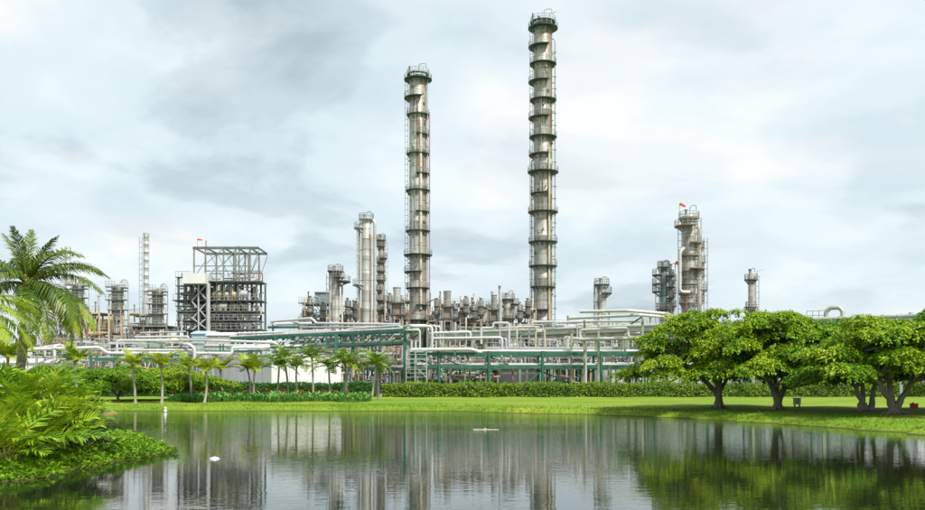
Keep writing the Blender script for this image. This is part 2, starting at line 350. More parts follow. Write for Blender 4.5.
def np_mesh(name, V, F4):               # many quads from arrays
    me = bpy.data.meshes.new(name); V = np.asarray(V, np.float32).reshape(-1, 3); F4 = np.asarray(F4, np.int32).reshape(-1, 4)
    me.vertices.add(len(V)); me.vertices.foreach_set('co', V.ravel())
    me.loops.add(F4.size); me.loops.foreach_set('vertex_index', F4.ravel())
    me.polygons.add(len(F4)); me.polygons.foreach_set('loop_start', np.arange(0, F4.size, 4, dtype=np.int32))
    try: me.polygons.foreach_set('loop_total', np.full(len(F4), 4, np.int32))
    except Exception: pass
    me.update(calc_edges=True); me.validate(); return me
def norm(a): return a / np.maximum(np.linalg.norm(a, axis=1, keepdims=True), 1e-9)
def leaves(name, C, D, U, L, W):        # diamond leaves: base C, direction D, rough normal U
    D = norm(D); S = norm(np.cross(D, U)); N = np.cross(S, D); n_ = len(C)
    L = np.broadcast_to(np.asarray(L, float).reshape(-1, 1), (n_, 1)); W = np.broadcast_to(np.asarray(W, float).reshape(-1, 1), (n_, 1))
    V = np.empty((n_, 4, 3)); V[:, 0] = C; V[:, 2] = C + D * L
    V[:, 1] = C + D * L * .45 + S * W * .5 + N * L * .06; V[:, 3] = C + D * L * .45 - S * W * .5 + N * L * .06
    return np_mesh(name, V, np.arange(n_ * 4).reshape(-1, 4))

# ------------------------------------------------------------------ ground, pond, yard
POND = [(-75, 76), (-31.9, 76), (-16, 76.2), (-1, 75.8), (3, 71.5), (10.3, 66.6), (15.8, 59), (19.1, 50), (21.2, 42), (21.8, 35), (23, 24), (22, 12), (14, 4.5), (0, 3.2),
        (-10, 5), (-19, 12), (-14, 17.5), (-10.9, 20.3), (-10.5, 23), (-10.35, 26), (-10.1, 28.5), (-10.0, 30.4), (-10.5, 32.2), (-12, 34.5), (-14, 37), (-18, 41), (-25, 45), (-40, 47), (-75, 48)]
PN = np.array(POND, float)
def sdist(x, y):                        # >0 outside the pond
    x = np.asarray(x, float); y = np.asarray(y, float); d = np.full(x.shape, 1e9); ins = np.zeros(x.shape, bool)
    for i in range(len(PN)):
        a, b_ = PN[i], PN[(i + 1) % len(PN)]; e = b_ - a; w0, w1 = x - a[0], y - a[1]
        t = np.clip((w0 * e[0] + w1 * e[1]) / (e @ e), 0, 1)
        d = np.minimum(d, np.hypot(w0 - e[0] * t, w1 - e[1] * t))
        c = ((a[1] > y) != (b_[1] > y)); xi = a[0] + (y - a[1]) * e[0] / (e[1] if abs(e[1]) > 1e-9 else 1e-9)
        ins ^= c & (x < xi)
    return np.where(ins, -d, d)
def wob(x, y): return 0.22 * np.sin(x * 1.3 + np.sin(y * .9) * 1.4) + 0.16 * np.sin(y * 2.1 + x * .7) + 0.1 * np.sin(x * 3.1 - y * 2.3)
def gz(x, y):
    x = np.asarray(x, float); y = np.asarray(y, float); s = sdist(x, y) + wob(x, y)
    near = (x < -8) & (y < 48)
    z = np.where(s < 0, np.maximum(s * 0.5, -1.2), np.where(s < 0.8, s * 0.42, 0.336 + 0.46 * (1 - np.exp(-(s - 0.8) / 9))))
    bump_ = 0.04 * np.sin(x * .8) * np.sin(y * .6 + 1)
    z = z + np.where(s > 1.5, bump_ * np.clip((s - 1.5) / 4, 0, 1), 0)
    return np.where(near & (s > 0), np.minimum(s * 0.35, 0.3 + 0.30 * (1 - np.exp(-s / 3.0))) , z)
def gz1(x, y): return float(gz(np.array([x]), np.array([y]))[0])
def ground_at(px, py):                  # where the sight line of that pixel meets the ground
    D = 30.0
    while D < 140:
        x, z = X(px, D), Z(py, D)
        if z <= gz1(x, D): break
        D += 0.4
    return Vector((X(px, D), D, gz1(X(px, D), D)))

xs = np.concatenate([[-5000, -2000, -900, -400, -200, -120], np.arange(-80, -30, 1.2), np.arange(-30, 32, 0.45), np.arange(32, 80, 1.5), [120, 200, 400, 900, 2000, 5000]])
ys = np.concatenate([[-3000, -800, -200, -60, -20], np.arange(-4, 18, 0.8), np.arange(18, 84, 0.45), np.arange(84, 118, 1.2), [130, 160, 220, 400, 900, 2000, 6000]])
GX, GY = np.meshgrid(xs, ys); GZ = gz(GX, GY)
idx = np.arange(GX.size).reshape(GX.shape)
F = np.stack([idx[:-1, :-1], idx[:-1, 1:], idx[1:, 1:], idx[1:, :-1]], -1).reshape(-1, 4)
gme = np_mesh('ground', np.stack([GX, GY, GZ], -1), F)
gme.polygons.foreach_set('use_smooth', [True] * len(gme.polygons))
ground = mesh_obj('ground', gme, 'lawn'); ground['kind'] = 'structure'
wat = mesh_obj('water', np_mesh('water', [(-79, 2, 0), (25, 2, 0), (25, 78, 0), (-79, 78, 0)], [(0, 1, 2, 3)]), 'water'); wat['kind'] = 'structure'
YZ = 0.84
yard = MB().box((-150, 110.5, 0.3), (150, 320, YZ)).build('yard_pavement', 'concrete', None, False); yard['kind'] = 'structure'

# ------------------------------------------------------------------ process columns and towers
def railing(c, r, a0, a1, z, h=1.1, th=0.045):
    b_ = MB(); n_ = max(4, int(abs(a1 - a0) / 20)); top = []; mid = []
    for i in range(n_ + 1):
        a = math.radians(a0 + (a1 - a0) * i / n_); d = Vector(c) + Vector((math.cos(a) * r, math.sin(a) * r, 0))
        b_.tube([d + Vector((0, 0, z)), d + Vector((0, 0, z + h))], th, 4)
        top.append(d + Vector((0, 0, z + h))); mid.append(d + Vector((0, 0, z + h * .5)))
    b_.tube(top, th, 4); b_.tube(mid, th * .8, 4); return b_
ARC = {'F': (0, 360), 'L': (85, 292), 'R': (262, 450), 'l': (130, 240), 'r': (-60, 60)}
def platform(t, c, r, py, D, kind, over=1.25, deck='teal_paint', thick=0.18):
    z = Z(py, D); a0, a1 = ARC[kind]; over = over * .88
    b_ = MB().sector(c, r * 0.99, r + over, a0, a1, z - thick, z)
    for a in np.arange(a0 + 8, a1 - 4, 32):
        d = Vector((math.cos(math.radians(a)), math.sin(math.radians(a)), 0)); cc = Vector((c[0], c[1], 0))
        b_.beam(cc + d * (r - .02) + Vector((0, 0, z - thick - 0.9)), cc + d * (r + over * .85) + Vector((0, 0, z - thick + .02)), 0.1)
    dk = b_.build('platform', deck, t, False)
    railing((c[0], c[1], 0), r + over - .08, a0, a1, z).build('railing', 'rail_steel', dk)
    return dk
def ladder(t, x, y, z0, z1, side=1, mat='rail_steel'):
    b_ = MB()
    for s in (-.25, .25): b_.tube([(x, y + s, z0), (x, y + s, z1)], .04, 4)
    for z in np.arange(z0 + .4, z1, .8): b_.tube([(x, y - .25, z), (x, y + .25, z)], .03, 4, False)
    for z in np.arange(z0 + 2, z1, 1.3):
        b_.tube([(x, y - .35, z), (x + side * .5, y - .3, z), (x + side * .7, y, z), (x + side * .5, y + .3, z), (x, y + .35, z)], .03, 4, False)
    for a in (-.3, 0, .3): b_.tube([(x + side * .68, y + a, z0 + 2), (x + side * .68, y + a, z1)], .025, 4, False)
    return b_.build('ladder', mat, t)
def davit(t, c, z, r=0.1, h=2.2, reach=1.3, mat='rail_steel', flip=1):
    x, y = c[0], c[1]
    return pipe(t, [(x, y, z - .4), (x, y, z + h), (x + reach * flip, y, z + h + .15), (x + reach * flip, y, z + h - .7)], r, mat, 'davit', 6, 6)
def column(name, label, cat, px, D, hw, top, plats, shell='column_shell', group=None, base_py=None, over=1.25, deck='teal_deck', cap=True, lad=1, risers=(), dav=True, z0=None):
    x = X(px, D); r = hw * D / K; z0 = YZ if z0 is None else z0; zt = Z(top, D)
    t = thing(name, label, cat, (x, D, z0), group)
    prof = [(r * 1.5, z0), (r * 1.5, z0 + .5), (r * 1.12, z0 + .55), (r * 1.02, z0 + 3.5), (r, z0 + 3.6)]
    for zb in np.linspace(z0 + 6, zt - r * .8, 9)[:-1]: prof += [(r, zb), (r * 1.015, zb + .05), (r * 1.015, zb + .2), (r, zb + .25)]
    zs = zt - r * .55
    prof += [(r, zs)] + [(r * math.cos(a), zs + r * .55 * math.sin(a)) for a in (0.35, 0.7, 1.05, 1.35)] + [(.05, zt)]
    MB().lathe((x, D, 0), prof, 28).build('shell', shell, t)
    for p in plats: platform(t, (x, D), r, p[0], D, p[1], p[2] if len(p) > 2 else over, deck)
    if lad: ladder(t, x + lad * (r + .25), D - .5, z0 + 2, zt - r, lad)
    for (rp, ra, top_, bot_, rr, mt) in risers:                 # px offset, depth offset, top row, bottom row, radius, material
        xx = X(px + rp, D); zb = Z(bot_, D) if bot_ else z0; s = -1 if rp > 0 else 1
        zt_ = Z(top_, D)
        pipe(t, [(xx, D + ra, zb), (xx, D + ra, zt_), (x + (xx - x) * .2, D + ra * .2, zt_ + abs(xx - x) * .25)], rr, mt, 'riser_pipe', 8, 3.5)
        b_ = MB()
        for z in np.arange(zb + 4, zt_ - 1, 6.5): b_.beam((xx, D + ra, z), (x + (xx - x) * .3, D + ra * .3, z), .12, .16)
        if b_.v: b_.build('pipe_bracket', 'frame_steel', t, False)['kind'] = 'stuff'
    if dav: davit(t, (x + r * .1, D - r * .2), zt, .09, r * .9 + .4, r * .7 + .3)
    MB().lathe((x - r * .45, D, 0), [(.22, zt - .9), (.22, zt + .6), (.34, zt + .65), (.34, zt + .85), (.05, zt + .9)], 10).build('vent', 'frame_steel', t)
    return t

t2 = column('distillation_tower', 'tallest slender rust-streaked distillation tower ringed by many closely spaced green platforms', 'tower', 543, 200, 9.2, 20,
    [(22.5, 'F', .9), (28, 'F', 1.45), (47, 'L', 1.4), (64, 'F', 1.1), (82, 'L', 1.4), (100, 'F', 1.1), (118, 'L', 1.4), (137, 'F', 1.2), (155, 'L', 1.3), (172, 'F', 1.6), (193.5, 'L', .9),
     (212, 'F', 1.5), (242, 'F', 1.4), (266, 'F', 1.3), (287, 'F', .9), (310, 'L', 1.2), (327, 'F', .9)], 'tower_shell_brown', deck='teal_paint',
    lad=-1, risers=((11.8, -.6, 40, None, .16, 'grey_pipe'), (-11.5, .5, 160, None, .13, 'grey_pipe'), (5.2, -2.0, 150, 320, .2, 'cream_pipe')))
pipe(t2, [P(549, 20, 199.5), P(549, 14, 199.5), P(556, 11.5, 199.5)], .08, 'rail_steel', 'antenna', 5)
pipe(t2, [P(532.8, 22, 199), P(532.8, 13, 199)], .16, 'dark_deck', 'relief_valve', 6)
b_ = MB()
for py in np.arange(52, 330, 12.2): b_.beam(P(551, py, 199.2), P(556.5, py, 199.2), .1)
b_.build('pipe_bracket', 'teal_deck', t2, False)['kind'] = 'stuff'
r2_ = 9.2 * 200 / K
MB().sector((X(543, 200), 200, 0), r2_ * .99, r2_ + .07, 0, 360, Z(165, 200), Z(160, 200)).build('pale_band', 'clad_pipe', t2)
t1 = column('distillation_tower', 'second tallest pale tower with few short half platforms and a thin mauve pipe', 'tower', 418, 205, 8.6, 74,
    [(74.5, 'F', .7), (79.5, 'F', 1.4), (98, 'L', 1.4), (115, 'F', .75), (135, 'R', .7), (154, 'F', .8), (174, 'R', .8), (190.5, 'F', 1.0), (212, 'R', .8), (231, 'F', 1.0), (255, 'F', 1.5), (272, 'L', 1.4), (288, 'F', .9), (305, 'R', 1.1), (320, 'F', .9)],
    'tower_shell', deck='teal_paint', lad=0, risers=((11.6, -.4, 112, None, .14, 'mauve_pipe'), (9.8, -1.0, 80, None, .12, 'grey_pipe'), (3.2, -2.1, 120, 310, .3, 'cream_pipe')))
pipe(t1, [P(409.5, 75, 204), P(409.5, 66, 204)], .2, 'dark_deck', 'relief_valve', 6)
ladder(t1, X(408, 204.5), 204.5, Z(320, 205), Z(79, 205), -1)

rq = random.Random(3)
for tw, px, D, hw, top in ((t2, 543, 200, 9.2, 30), (t1, 418, 205, 8.6, 84)):
    b_ = MB(); r = hw * D / K
    for k in range(34):
        a = math.radians(rq.uniform(200, 340)); z = Z(rq.uniform(top, 325), D); d = Vector((math.cos(a), math.sin(a), 0)); c = Vector((X(px, D), D, z)) + d * r * .97
        rr = rq.choice((.12, .18, .3)); b_.tube([c, c + d * rq.uniform(.3, .6)], rr, 8)
    b_.build('nozzle', 'brown_steel', tw)['kind'] = 'stuff'
    for k in range(5):
        o_ = rq.uniform(-6, 6); ya = D - math.sqrt(r * r - (o_ * D / K) ** 2) - .15; p0 = rq.uniform(top, 240)
        pipe(tw, [(X(px + o_, D), ya + .2, Z(p0, D)), (X(px + o_, ya), ya, Z(p0 + 3, D)), (X(px + o_, ya), ya, Z(p0 + rq.uniform(30, 85), D))], rq.choice((.08, .12)), rq.choice(('brown_steel', 'grey_pipe', 'rust_pipe')), 'conduit', 6)
D_ = 190
column('process_column', 'tall pale column with looped overhead pipe and small platforms on its flank', 'column', 366.3, D_, 4.7, 218, [(219, 'F', .7), (228, 'l', 1.9), (285, 'l', 2.2)], 'column_shell', deck='pale_steel', lad=-1,
    risers=((8.6, -.3, 221, None, .34, 'clad_pipe'), (-7.4, .2, 224, None, .2, 'cream_pipe'), (5.9, -.9, 235, None, .15, 'cream_pipe')))
column('process_column', 'dark slim column crowded with platforms behind the tall pale looped column', 'column', 381, 198, 2.6, 238, [(240, 'F', .6), (246, 'F', .5), (258, 'R', .9), (262, 'F', .5), (271, 'F', .5), (280, 'F', .6), (290, 'L', .6), (300, 'F', .6), (310, 'F', .5)], 'rusty_shell', deck='dark_deck', lad=1,
    risers=((3.6, -.3, 244, None, .14, 'grey_pipe'), (-3.3, -.3, 255, None, .14, 'cream_pipe')))
column('process_column', 'short pale column with side platform and curled vent beside the grey plant box', 'column', 335.5, 185, 4.2, 270, [(271, 'F', .9), (281.5, 'r', 2.6), (277, 'R', 1.2)], 'column_shell', deck='dark_deck', lad=-1,
    risers=((-5.6, -.2, 268, None, .2, 'clad_pipe'), (6.5, .2, 285, None, .2, 'cream_pipe')))
column('process_column', 'stubby pale column with bulky top between the two tallest towers', 'column', 508, 185, 4.3, 297, [(299, 'F', .6), (304, 'r', 1.6), (318, 'F', .8)], 'column_shell', deck='dark_deck', lad=0, risers=((5.9, -.2, 300, None, .12, 'cream_pipe'),))
column('vent_stack', 'plain white vent stack beside the stubby pale column', 'stack', 500.4, 183, 1.8, 290, [], 'clad_pipe', lad=0, dav=False)
column('process_column', 'lone short column with two platforms and hooked vent above looped white pipes', 'column', 601.8, 170, 4.1, 283, [(284.5, 'F', .8), (293, 'R', 1.3)], 'column_shell', deck='teal_deck', lad=0, risers=((-7.2, 0, 281, None, .2, 'clad_pipe'), (-5.0, -.4, 286, None, .12, 'grey_pipe')))
tG = column('process_column', 'thick rust-stained column topped by an orange windsock', 'column', 689, 170, 6.6, 214, [(218, 'F', .8), (226, 'L', 1.7), (243, 'R', 1.3), (255.5, 'F', .8), (269, 'R', 1.9), (271, 'F', .7), (284, 'F', .6), (293, 'L', .9), (303, 'F', .7), (311, 'R', 1.2)], 'column_shell', deck='brown_steel', lad=-1,
    risers=((9.6, -.6, 228, None, .34, 'cream_pipe'), (11.8, -.2, 250, None, .16, 'clad_pipe'), (-4.5, -1.5, 290, None, .16, 'rust_pipe')))
pipe(tG, [P(690, 292, 168.2), P(680, 292, 168.2), P(680, 252, 168.2), P(684, 248, 168.6)], .3, 'white_pipe', 'downcomer_pipe', 8)
pipe(tG, [P(679.5, 216, 169), P(679.5, 206, 169)], .06, 'rail_steel', 'windsock_pole', 5)
pipe(tG, [P(675.5, 300, 169), P(675.5, 262, 169)], .06, 'rail_steel', 'windsock_pole', 5)
def windsock(par, px, py, D, drop):
    MB().tube([P(px, py, D), P(px + 3, py + drop * .4, D - .1), P(px + 6, py + drop, D - .2)], [.3, .26, .15], 8).build('windsock', 'orange_cloth', par)['label'] = 'orange cloth windsock'
windsock(tG, 679.6, 203.6, 169, 3.0); windsock(tG, 675.6, 262, 169, 5.5)
ladder(tG, X(697.5, 168.6), 168.6, YZ + 3, Z(219, 170), 1)
column('process_column', 'thin rusty side column pressed against the thick stained column', 'column', 699.5, 171, 2.4, 236, [(247, 'F', .6), (262, 'R', .8), (276, 'F', .6), (290, 'R', 1.2), (300, 'F', .6)], 'rusty_shell', deck='brown_steel', lad=1, dav=False)
column('process_column', 'slim blue-grey column with stacked side platforms beside the thick stained column', 'column', 663.5, 172, 3.6, 266, [(267, 'F', .6), (275, 'l', 1.7), (284, 'l', 1.7), (291.5, 'l', 1.7), (309, 'F', .8), (276, 'r', 1.6), (287, 'r', 1.6), (298, 'r', 1.6)], 'blue_steel', deck='dark_deck', lad=-1,
    risers=((7.0, -.3, 268, None, .24, 'clad_pipe'), (4.6, -.5, 262, None, .12, 'grey_pipe')))
column('process_column', 'slim column behind the blue-grey column, half hidden', 'column', 671.5, 177, 2.4, 268, [(280, 'F', .6), (293, 'F', .6), (306, 'F', .6)], 'rusty_shell', deck='brown_steel', lad=0)
tI = column('flare_column', 'isolated thin column with caged top platform rising behind the spreading trees', 'column', 751, 190, 2.7, 273, [(279.5, 'F', .95), (312, 'F', 1.0), (307, 'F', .7)], 'rusty_shell', deck='dark_deck', lad=1, risers=((3.6, -.4, 276, None, .13, 'clad_pipe'),))
pipe(tI, [P(757, 279, 189.5), P(757, 271, 189.5), P(763, 269.5, 189.5)], .08, 'rail_steel', 'davit_arm', 5)

# left-hand stacks and twin columns
def stack(label, px, D, hw_t, hw_b, top, flare_py):
    x = X(px, D); t = thing('chimney_stack', label, 'chimney', (x, D, YZ), 'tall silver chimney stacks'); rt, rb = hw_t * D / K, hw_b * D / K
    zt, zf = Z(top, D), Z(flare_py, D); prof = [(rb, YZ), (rb * .98, zf - 8), (rt, zf)]
    for z in np.linspace(zf + 1, zt - 1, 8): prof += [(rt, z), (rt * 1.06, z + .05), (rt * 1.06, z + .3), (rt, z + .35)]
    prof += [(rt, zt - .6), (rt * 1.15, zt - .5), (rt * 1.15, zt), (rt * .85, zt), (rt * .8, zt - 1.5)]
    MB().lathe((x, D, 0), prof, 20).build('flue', 'silver_stack', t)
    ladder(t, x - rt - .2, D - .3, YZ + 3, zt - 1, -1); return t
stack('tall plain silver chimney flaring out at its base', 146.2, 210, 2.6, 4.2, 233, 296)
stack('thin silver chimney rising behind the coconut palm fronds', 68, 215, 2.7, 3.2, 247, 300)
def twin(label, px, D, top, w, hoop=1):
    x = X(px, D); t = thing('twin_column', label, 'column', (x, D, YZ), 'paired columns with hooped overhead pipe')
    u = D / K
    for dx, hw, tp in ((-.22 * w, .115 * w, top + 3), (.08 * w, .16 * w, top)):
        xx = x + dx * u; r = hw * u; zt = Z(tp, D)
        MB().lathe((xx, D, 0), [(r, YZ), (r, zt - r * .5), (r * .7, zt - r * .15), (.05, zt)], 16).build('shell', 'column_shell' if dx > 0 else 'rusty_shell', t)
    for k, (py, a, b2) in enumerate(((top + 4, -.5, -.02), (top + 8, -.46, .46), (top + 5, .2, .5), (top + 17, -.5, .46), (top + 27, -.4, .5), (top + 37, -.46, .42))):
        z = Z(py, D); x0, x1 = x + a * w * u, x + b2 * w * u
        dk = MB().box((x0, D - 1.6, z - .2), (x1, D - .2, z)).build('platform', 'furnace_steel', t, False)
        bb = MB()
        for q in np.linspace(x0 + .05, x1 - .05, 4): bb.tube([(q, D - 1.55, z), (q, D - 1.55, z + 1.1)], .05, 4)
        for hh in (.55, 1.1): bb.tube([(x0, D - 1.55, z + hh), (x1, D - 1.55, z + hh)], .045, 4)
        bb.build('railing', 'rail_steel', dk)
    hp = [Vector((x + .12 * w * u, D - .3, Z(top + 3, D)))]
    for a in np.linspace(170, 0, 9): hp.append(Vector((x + (.30 + .18 * math.cos(math.radians(a))) * w * u, D - .3, Z(top + 1, D) + .2 * w * u * math.sin(math.radians(a)))))
    hp.append(Vector((x + .48 * w * u, D - .3, YZ + 8)))
    MB().tube(hp, .13, 8).build('hoop_pipe', 'clad_pipe', t)
    ladder(t, x - .05 * w * u, D - 1.2, YZ + 6, Z(top + 2, D), -1)
    for dx in (-.38, .3): pipe(t, [(x + dx * w * u, D - .8, YZ), (x + dx * w * u, D - .8, Z(top + 12, D)), (x + dx * .3 * w * u, D - .5, Z(top + 11, D))], .16, 'cream_pipe', 'riser_pipe', 8)
    return t
twin('paired columns with hooped pipe standing between the palm fronds and tall silver chimney', 118.5, 190, 283, 21)
twin('paired columns with hooped pipe right against the tall silver chimney foot', 158.5, 192, 287, 20)
twin('paired columns with hooped pipe half hidden by coconut palm fronds', 79, 192, 281, 22)

# ------------------------------------------------------------------ steel frames with equipment (rng per frame)
def frame(name, label, cat, px0, px1, top, D, depth, levels, seed, steel='frame_steel', bays=3, fill=1.0, vents=4, group=None, deck='dark_deck', hw=.28):
    rng = random.Random(seed); x0, x1 = X(px0, D), X(px1, D); zt = Z(top, D)
    t = thing(name, label, cat, ((x0 + x1) / 2, D, YZ), group)
    xs_ = [x0 + (x1 - x0) * i / bays for i in range(bays + 1)]; zs_ = [YZ + (zt - YZ) * (i + 1) / levels for i in range(levels)]
    cols_top = {}
    for x in xs_:
        for y in (D, D + depth):
            zz_ = zs_[-1] if rng.random() < .6 else zs_[-1 if levels < 2 else -2] + (0.8 if levels > 1 else 0)
            bar(t, 'column', (x, y, YZ), (x, y, zz_ + .003), hw, steel)
    for k, z in enumerate(zs_):
        a, b2 = 0, bays
        if k == levels - 1 and bays > 2:
            a = rng.choice((0, 0, 1)); b2 = bays - rng.choice((0, 0, 1))
        for y in (D, D + depth): bar(t, 'beam', (xs_[a] - .15, y - .004, z), (xs_[b2] + .15, y - .004, z), hw * .9, steel, .32)
        MB().box((xs_[a] + .01, D + .1, z + .02), (xs_[b2] - .01, D + depth - .1, z + .14)).build('deck', deck, t, False)
        rb = MB()
        for q in np.linspace(xs_[a], xs_[b2], 3 * (b2 - a) + 1): rb.tube([(q, D - .1, z + .1), (q, D - .1, z + 1.2)], .035, 4)
        for h_ in (.65, 1.2): rb.tube([(xs_[a], D - .1, z + h_), (xs_[b2], D - .1, z + h_)], .035, 4)
        rb.build('railing', 'rail_steel', t)
        for i in range(a, b2):
            if rng.random() < .35:
                zb = zs_[k - 1] if k else YZ
                s = rng.random() < .5
                bar(t, 'brace', (xs_[i + (0 if s else 1)], D - .02, zb), (xs_[i + (1 if s else 0)], D - .02, z), hw * .5, steel)
    pal = ['cream_pipe', 'clad_pipe', 'grey_pipe', 'brown_steel', 'column_shell', 'rusty_shell', 'clad_pipe', 'ochre_steel']
    for k in range(levels):
        zb = (zs_[k - 1] if k else YZ) + .14; hgt = zs_[k] - zb
        for i in range(bays):
            if rng.random() > .9 * fill: continue
            w = xs_[i + 1] - xs_[i]; cx = (xs_[i] + xs_[i + 1]) / 2; cy = D + rng.uniform(.3, .6) * depth; mt = rng.choice(pal); q = rng.random()
            if q < .45:                # horizontal drum on saddles
                r = min(hgt * .3, rng.uniform(.5, .9)); zc = zb + r + .35; L_ = w * .42
                b_ = MB().tube([(cx - L_ - .3 * r, cy, zc), (cx - L_, cy, zc), (cx + L_, cy, zc), (cx + L_ + .3 * r, cy, zc)], [r * .55, r, r, r * .55], 14)
                for s in (-.6, .6): b_.box((cx + s * L_ - .12, cy - r * .8, zb), (cx + s * L_ + .12, cy + r * .8, zc - r * .5))
                b_.build('drum', mt, t)
            elif q < .8:               # upright vessel
                r = min(w * .28, rng.uniform(.45, 1.0)); h_ = hgt * rng.uniform(.6, .95)
                MB().lathe((cx + rng.uniform(-.2, .2) * w, cy, 0), [(r, zb), (r, zb + h_ - r * .5), (r * .75, zb + h_ - .12 * r), (.04, zb + h_)], 14).build('vessel', mt, t)
            else:                      # exchanger box
                b_ = MB().box((cx - w * .36, cy - 1, zb + .3), (cx + w * .36, cy + 1, zb + hgt * .7))
                for s in (-.3, .3): b_.box((cx + s * w - .1, cy - .9, zb), (cx + s * w + .1, cy + .9, zb + .3))
                b_.build('exchanger', mt, t, False)
    sp_ = {}
    for q in range(int(34 * fill * max(1, (x1 - x0) / 9))):   # small piping, too fine to pick apart
        mt = rng.choice(('cream_pipe', 'clad_pipe', 'grey_pipe', 'rust_pipe', 'brown_steel', 'clad_pipe', 'ochre_steel'))
        b_ = sp_.setdefault(mt, MB()); p = Vector((rng.uniform(x0, x1), D + rng.choice((-.35, -.2, .4, 1.0)), rng.uniform(YZ + 1, zt))); pts = [p.copy()]
        for s in range(rng.randint(2, 4)):
            if s % 2 == 0: p = p + Vector((0, 0, rng.uniform(-4, 4)))
            else: p = p + Vector((rng.uniform(-4, 4), 0, 0))
            p.x = min(max(p.x, x0), x1); p.z = min(max(p.z, YZ + .5), zt + rng.uniform(.2, 1.5)); pts.append(p.copy())
        pts = [pts[0]] + [b for a, b in zip(pts, pts[1:]) if (b - a).length > .5]
        if len(pts) > 1: b_.tube(fillet(pts, .35, 2), rng.choice((.05, .07, .1, .14)), 6)
    for mt, b_ in sp_.items(): b_.build('small_piping', mt, t)['kind'] = 'stuff'
    for q in range(vents):
        x = rng.uniform(x0, x1); zb = zs_[-1] - rng.choice((0, 0, .5)); h_ = rng.uniform(1.2, 3.2); r = rng.choice((.07, .1, .14, .22))
        MB().lathe((x, D + rng.uniform(.5, depth - .4), 0), [(r, zb - 1), (r, zb + h_), (r * 1.5, zb + h_ + .05), (r * 1.5, zb + h_ + .3), (.03, zb + h_ + .35)], 8).build('vent_pipe', rng.choice(('clad_pipe', 'grey_pipe', 'brown_steel', 'cream_pipe')), t)
    return t

frame('equipment_frame', 'ochre steel equipment frame with pipework behind the coconut palm fronds', 'frame', 80, 109, 313, 165, 6, 4, 11, 'ochre_steel', 3, 1.0, 3)
frame('equipment_frame', 'grey equipment frame under the coconut palm crown, left of the ochre frame', 'frame', 36, 78, 322, 170, 6, 3, 12, 'frame_steel', 4, 1.0, 4)
frame('equipment_frame', 'low dark equipment frame at the foot of the paired columns', 'frame', 109, 178, 326, 175, 7, 3, 13, 'frame_steel', 6, 1.1, 3)
t = frame('equipment_frame', 'small teal-decked frame leaning against the tall silver chimney', 'frame', 128, 155, 315, 195, 5, 3, 14, 'pale_steel', 3, .8, 1, deck='teal_deck')
frame('equipment_frame', 'sloping cluttered frame around the short pale column with grey plant box', 'frame', 299, 332, 303, 192, 7, 5, 15, 'frame_steel', 4, 1.3, 6)
tb = thing('plant_box', 'grey-blue box housing on top of the cluttered frame', 'housing', (X(321, 194), 194, Z(303, 192)))
MB().box((X(315.5, 194), 193, Z(303, 192) + .145), (X(328, 194), 197, Z(293, 194))).build('cabinet', 'blue_steel', tb, False)
MB().box((X(315, 194), 192.8, Z(293, 194)), (X(328.5, 194), 197.2, Z(292.2, 194))).build('roof', 'grey_pipe', tb, False)
frame('equipment_frame', 'cluttered frame between the short pale column and the tall looped column', 'frame', 339, 361, 308, 196, 6, 4, 16, 'brown_steel', 3, 1.2, 5)
frame('equipment_frame', 'brown equipment frame left of the pale second tallest tower', 'frame', 385, 408, 301, 196, 6, 5, 17, 'brown_steel', 3, 1.3, 6)
frame('equipment_frame', 'brown cluttered frame just right of the second tallest tower', 'frame', 428, 460, 304, 198, 7, 5, 18, 'brown_steel', 4, 1.3, 8)
frame('equipment_frame', 'long rusty frame crowded with vents midway between the two tallest towers', 'frame', 460, 488, 307, 194, 7, 5, 19, 'brown_steel', 4, 1.4, 9)
frame('equipment_frame', 'dark frame behind the stubby pale column and white vent stack', 'frame', 486, 505, 305, 198, 6, 5, 20, 'frame_steel', 3, 1.2, 5)
frame('equipment_frame', 'low brown frame hugging the foot of the tallest tower', 'frame', 512, 536, 312, 192, 6, 4, 21, 'brown_steel', 3, 1.3, 6)
frame('equipment_frame', 'pale low equipment frame behind the long overhead pipe line', 'frame', 440, 520, 335, 150, 6, 3, 22, 'pale_steel', 8, 1.2, 4, deck='pale_steel', hw=.2)
frame('equipment_frame', 'pale equipment frame below the tallest tower, behind the overhead pipe line', 'frame', 520, 580, 338, 152, 6, 3, 23, 'pale_steel', 6, 1.1, 4, deck='pale_steel', hw=.2)
frame('equipment_frame', 'pale equipment frame below the looped white pipes', 'frame', 580, 665, 330, 148, 6, 3, 24, 'pale_steel', 7, 1.1, 5, deck='pale_steel', hw=.2)
frame('equipment_frame', 'pale equipment frame half hidden by the spreading tree crown', 'frame', 660, 730, 326, 150, 6, 3, 25, 'pale_steel', 6, 1.0, 3, deck='pale_steel', hw=.2)
frame('equipment_frame', 'pale frame seen in the gap above the tree crowns', 'frame', 800, 925, 331, 140, 6, 3, 26, 'pale_steel', 8, .9, 2, deck='pale_steel', hw=.2)
frame('equipment_frame', 'low pale frame full of valves behind the green lattice bridge', 'frame', 290, 405, 334, 150, 6, 3, 27, 'pale_steel', 10, 1.3, 5, deck='pale_steel', hw=.2)
frame('equipment_frame', 'low pale frame behind the bundle of white pipes left of the white building', 'frame', 20, 110, 345, 150, 6, 3, 28, 'pale_steel', 8, 1.2, 2, deck='pale_steel', hw=.2)
frame('equipment_frame', 'low frame of grey pipework between umbrella trees and tall silver chimney', 'frame', 110, 205, 343, 150, 6, 3, 29, 'pale_steel', 8, 1.2, 2, deck='pale_steel', hw=.2)

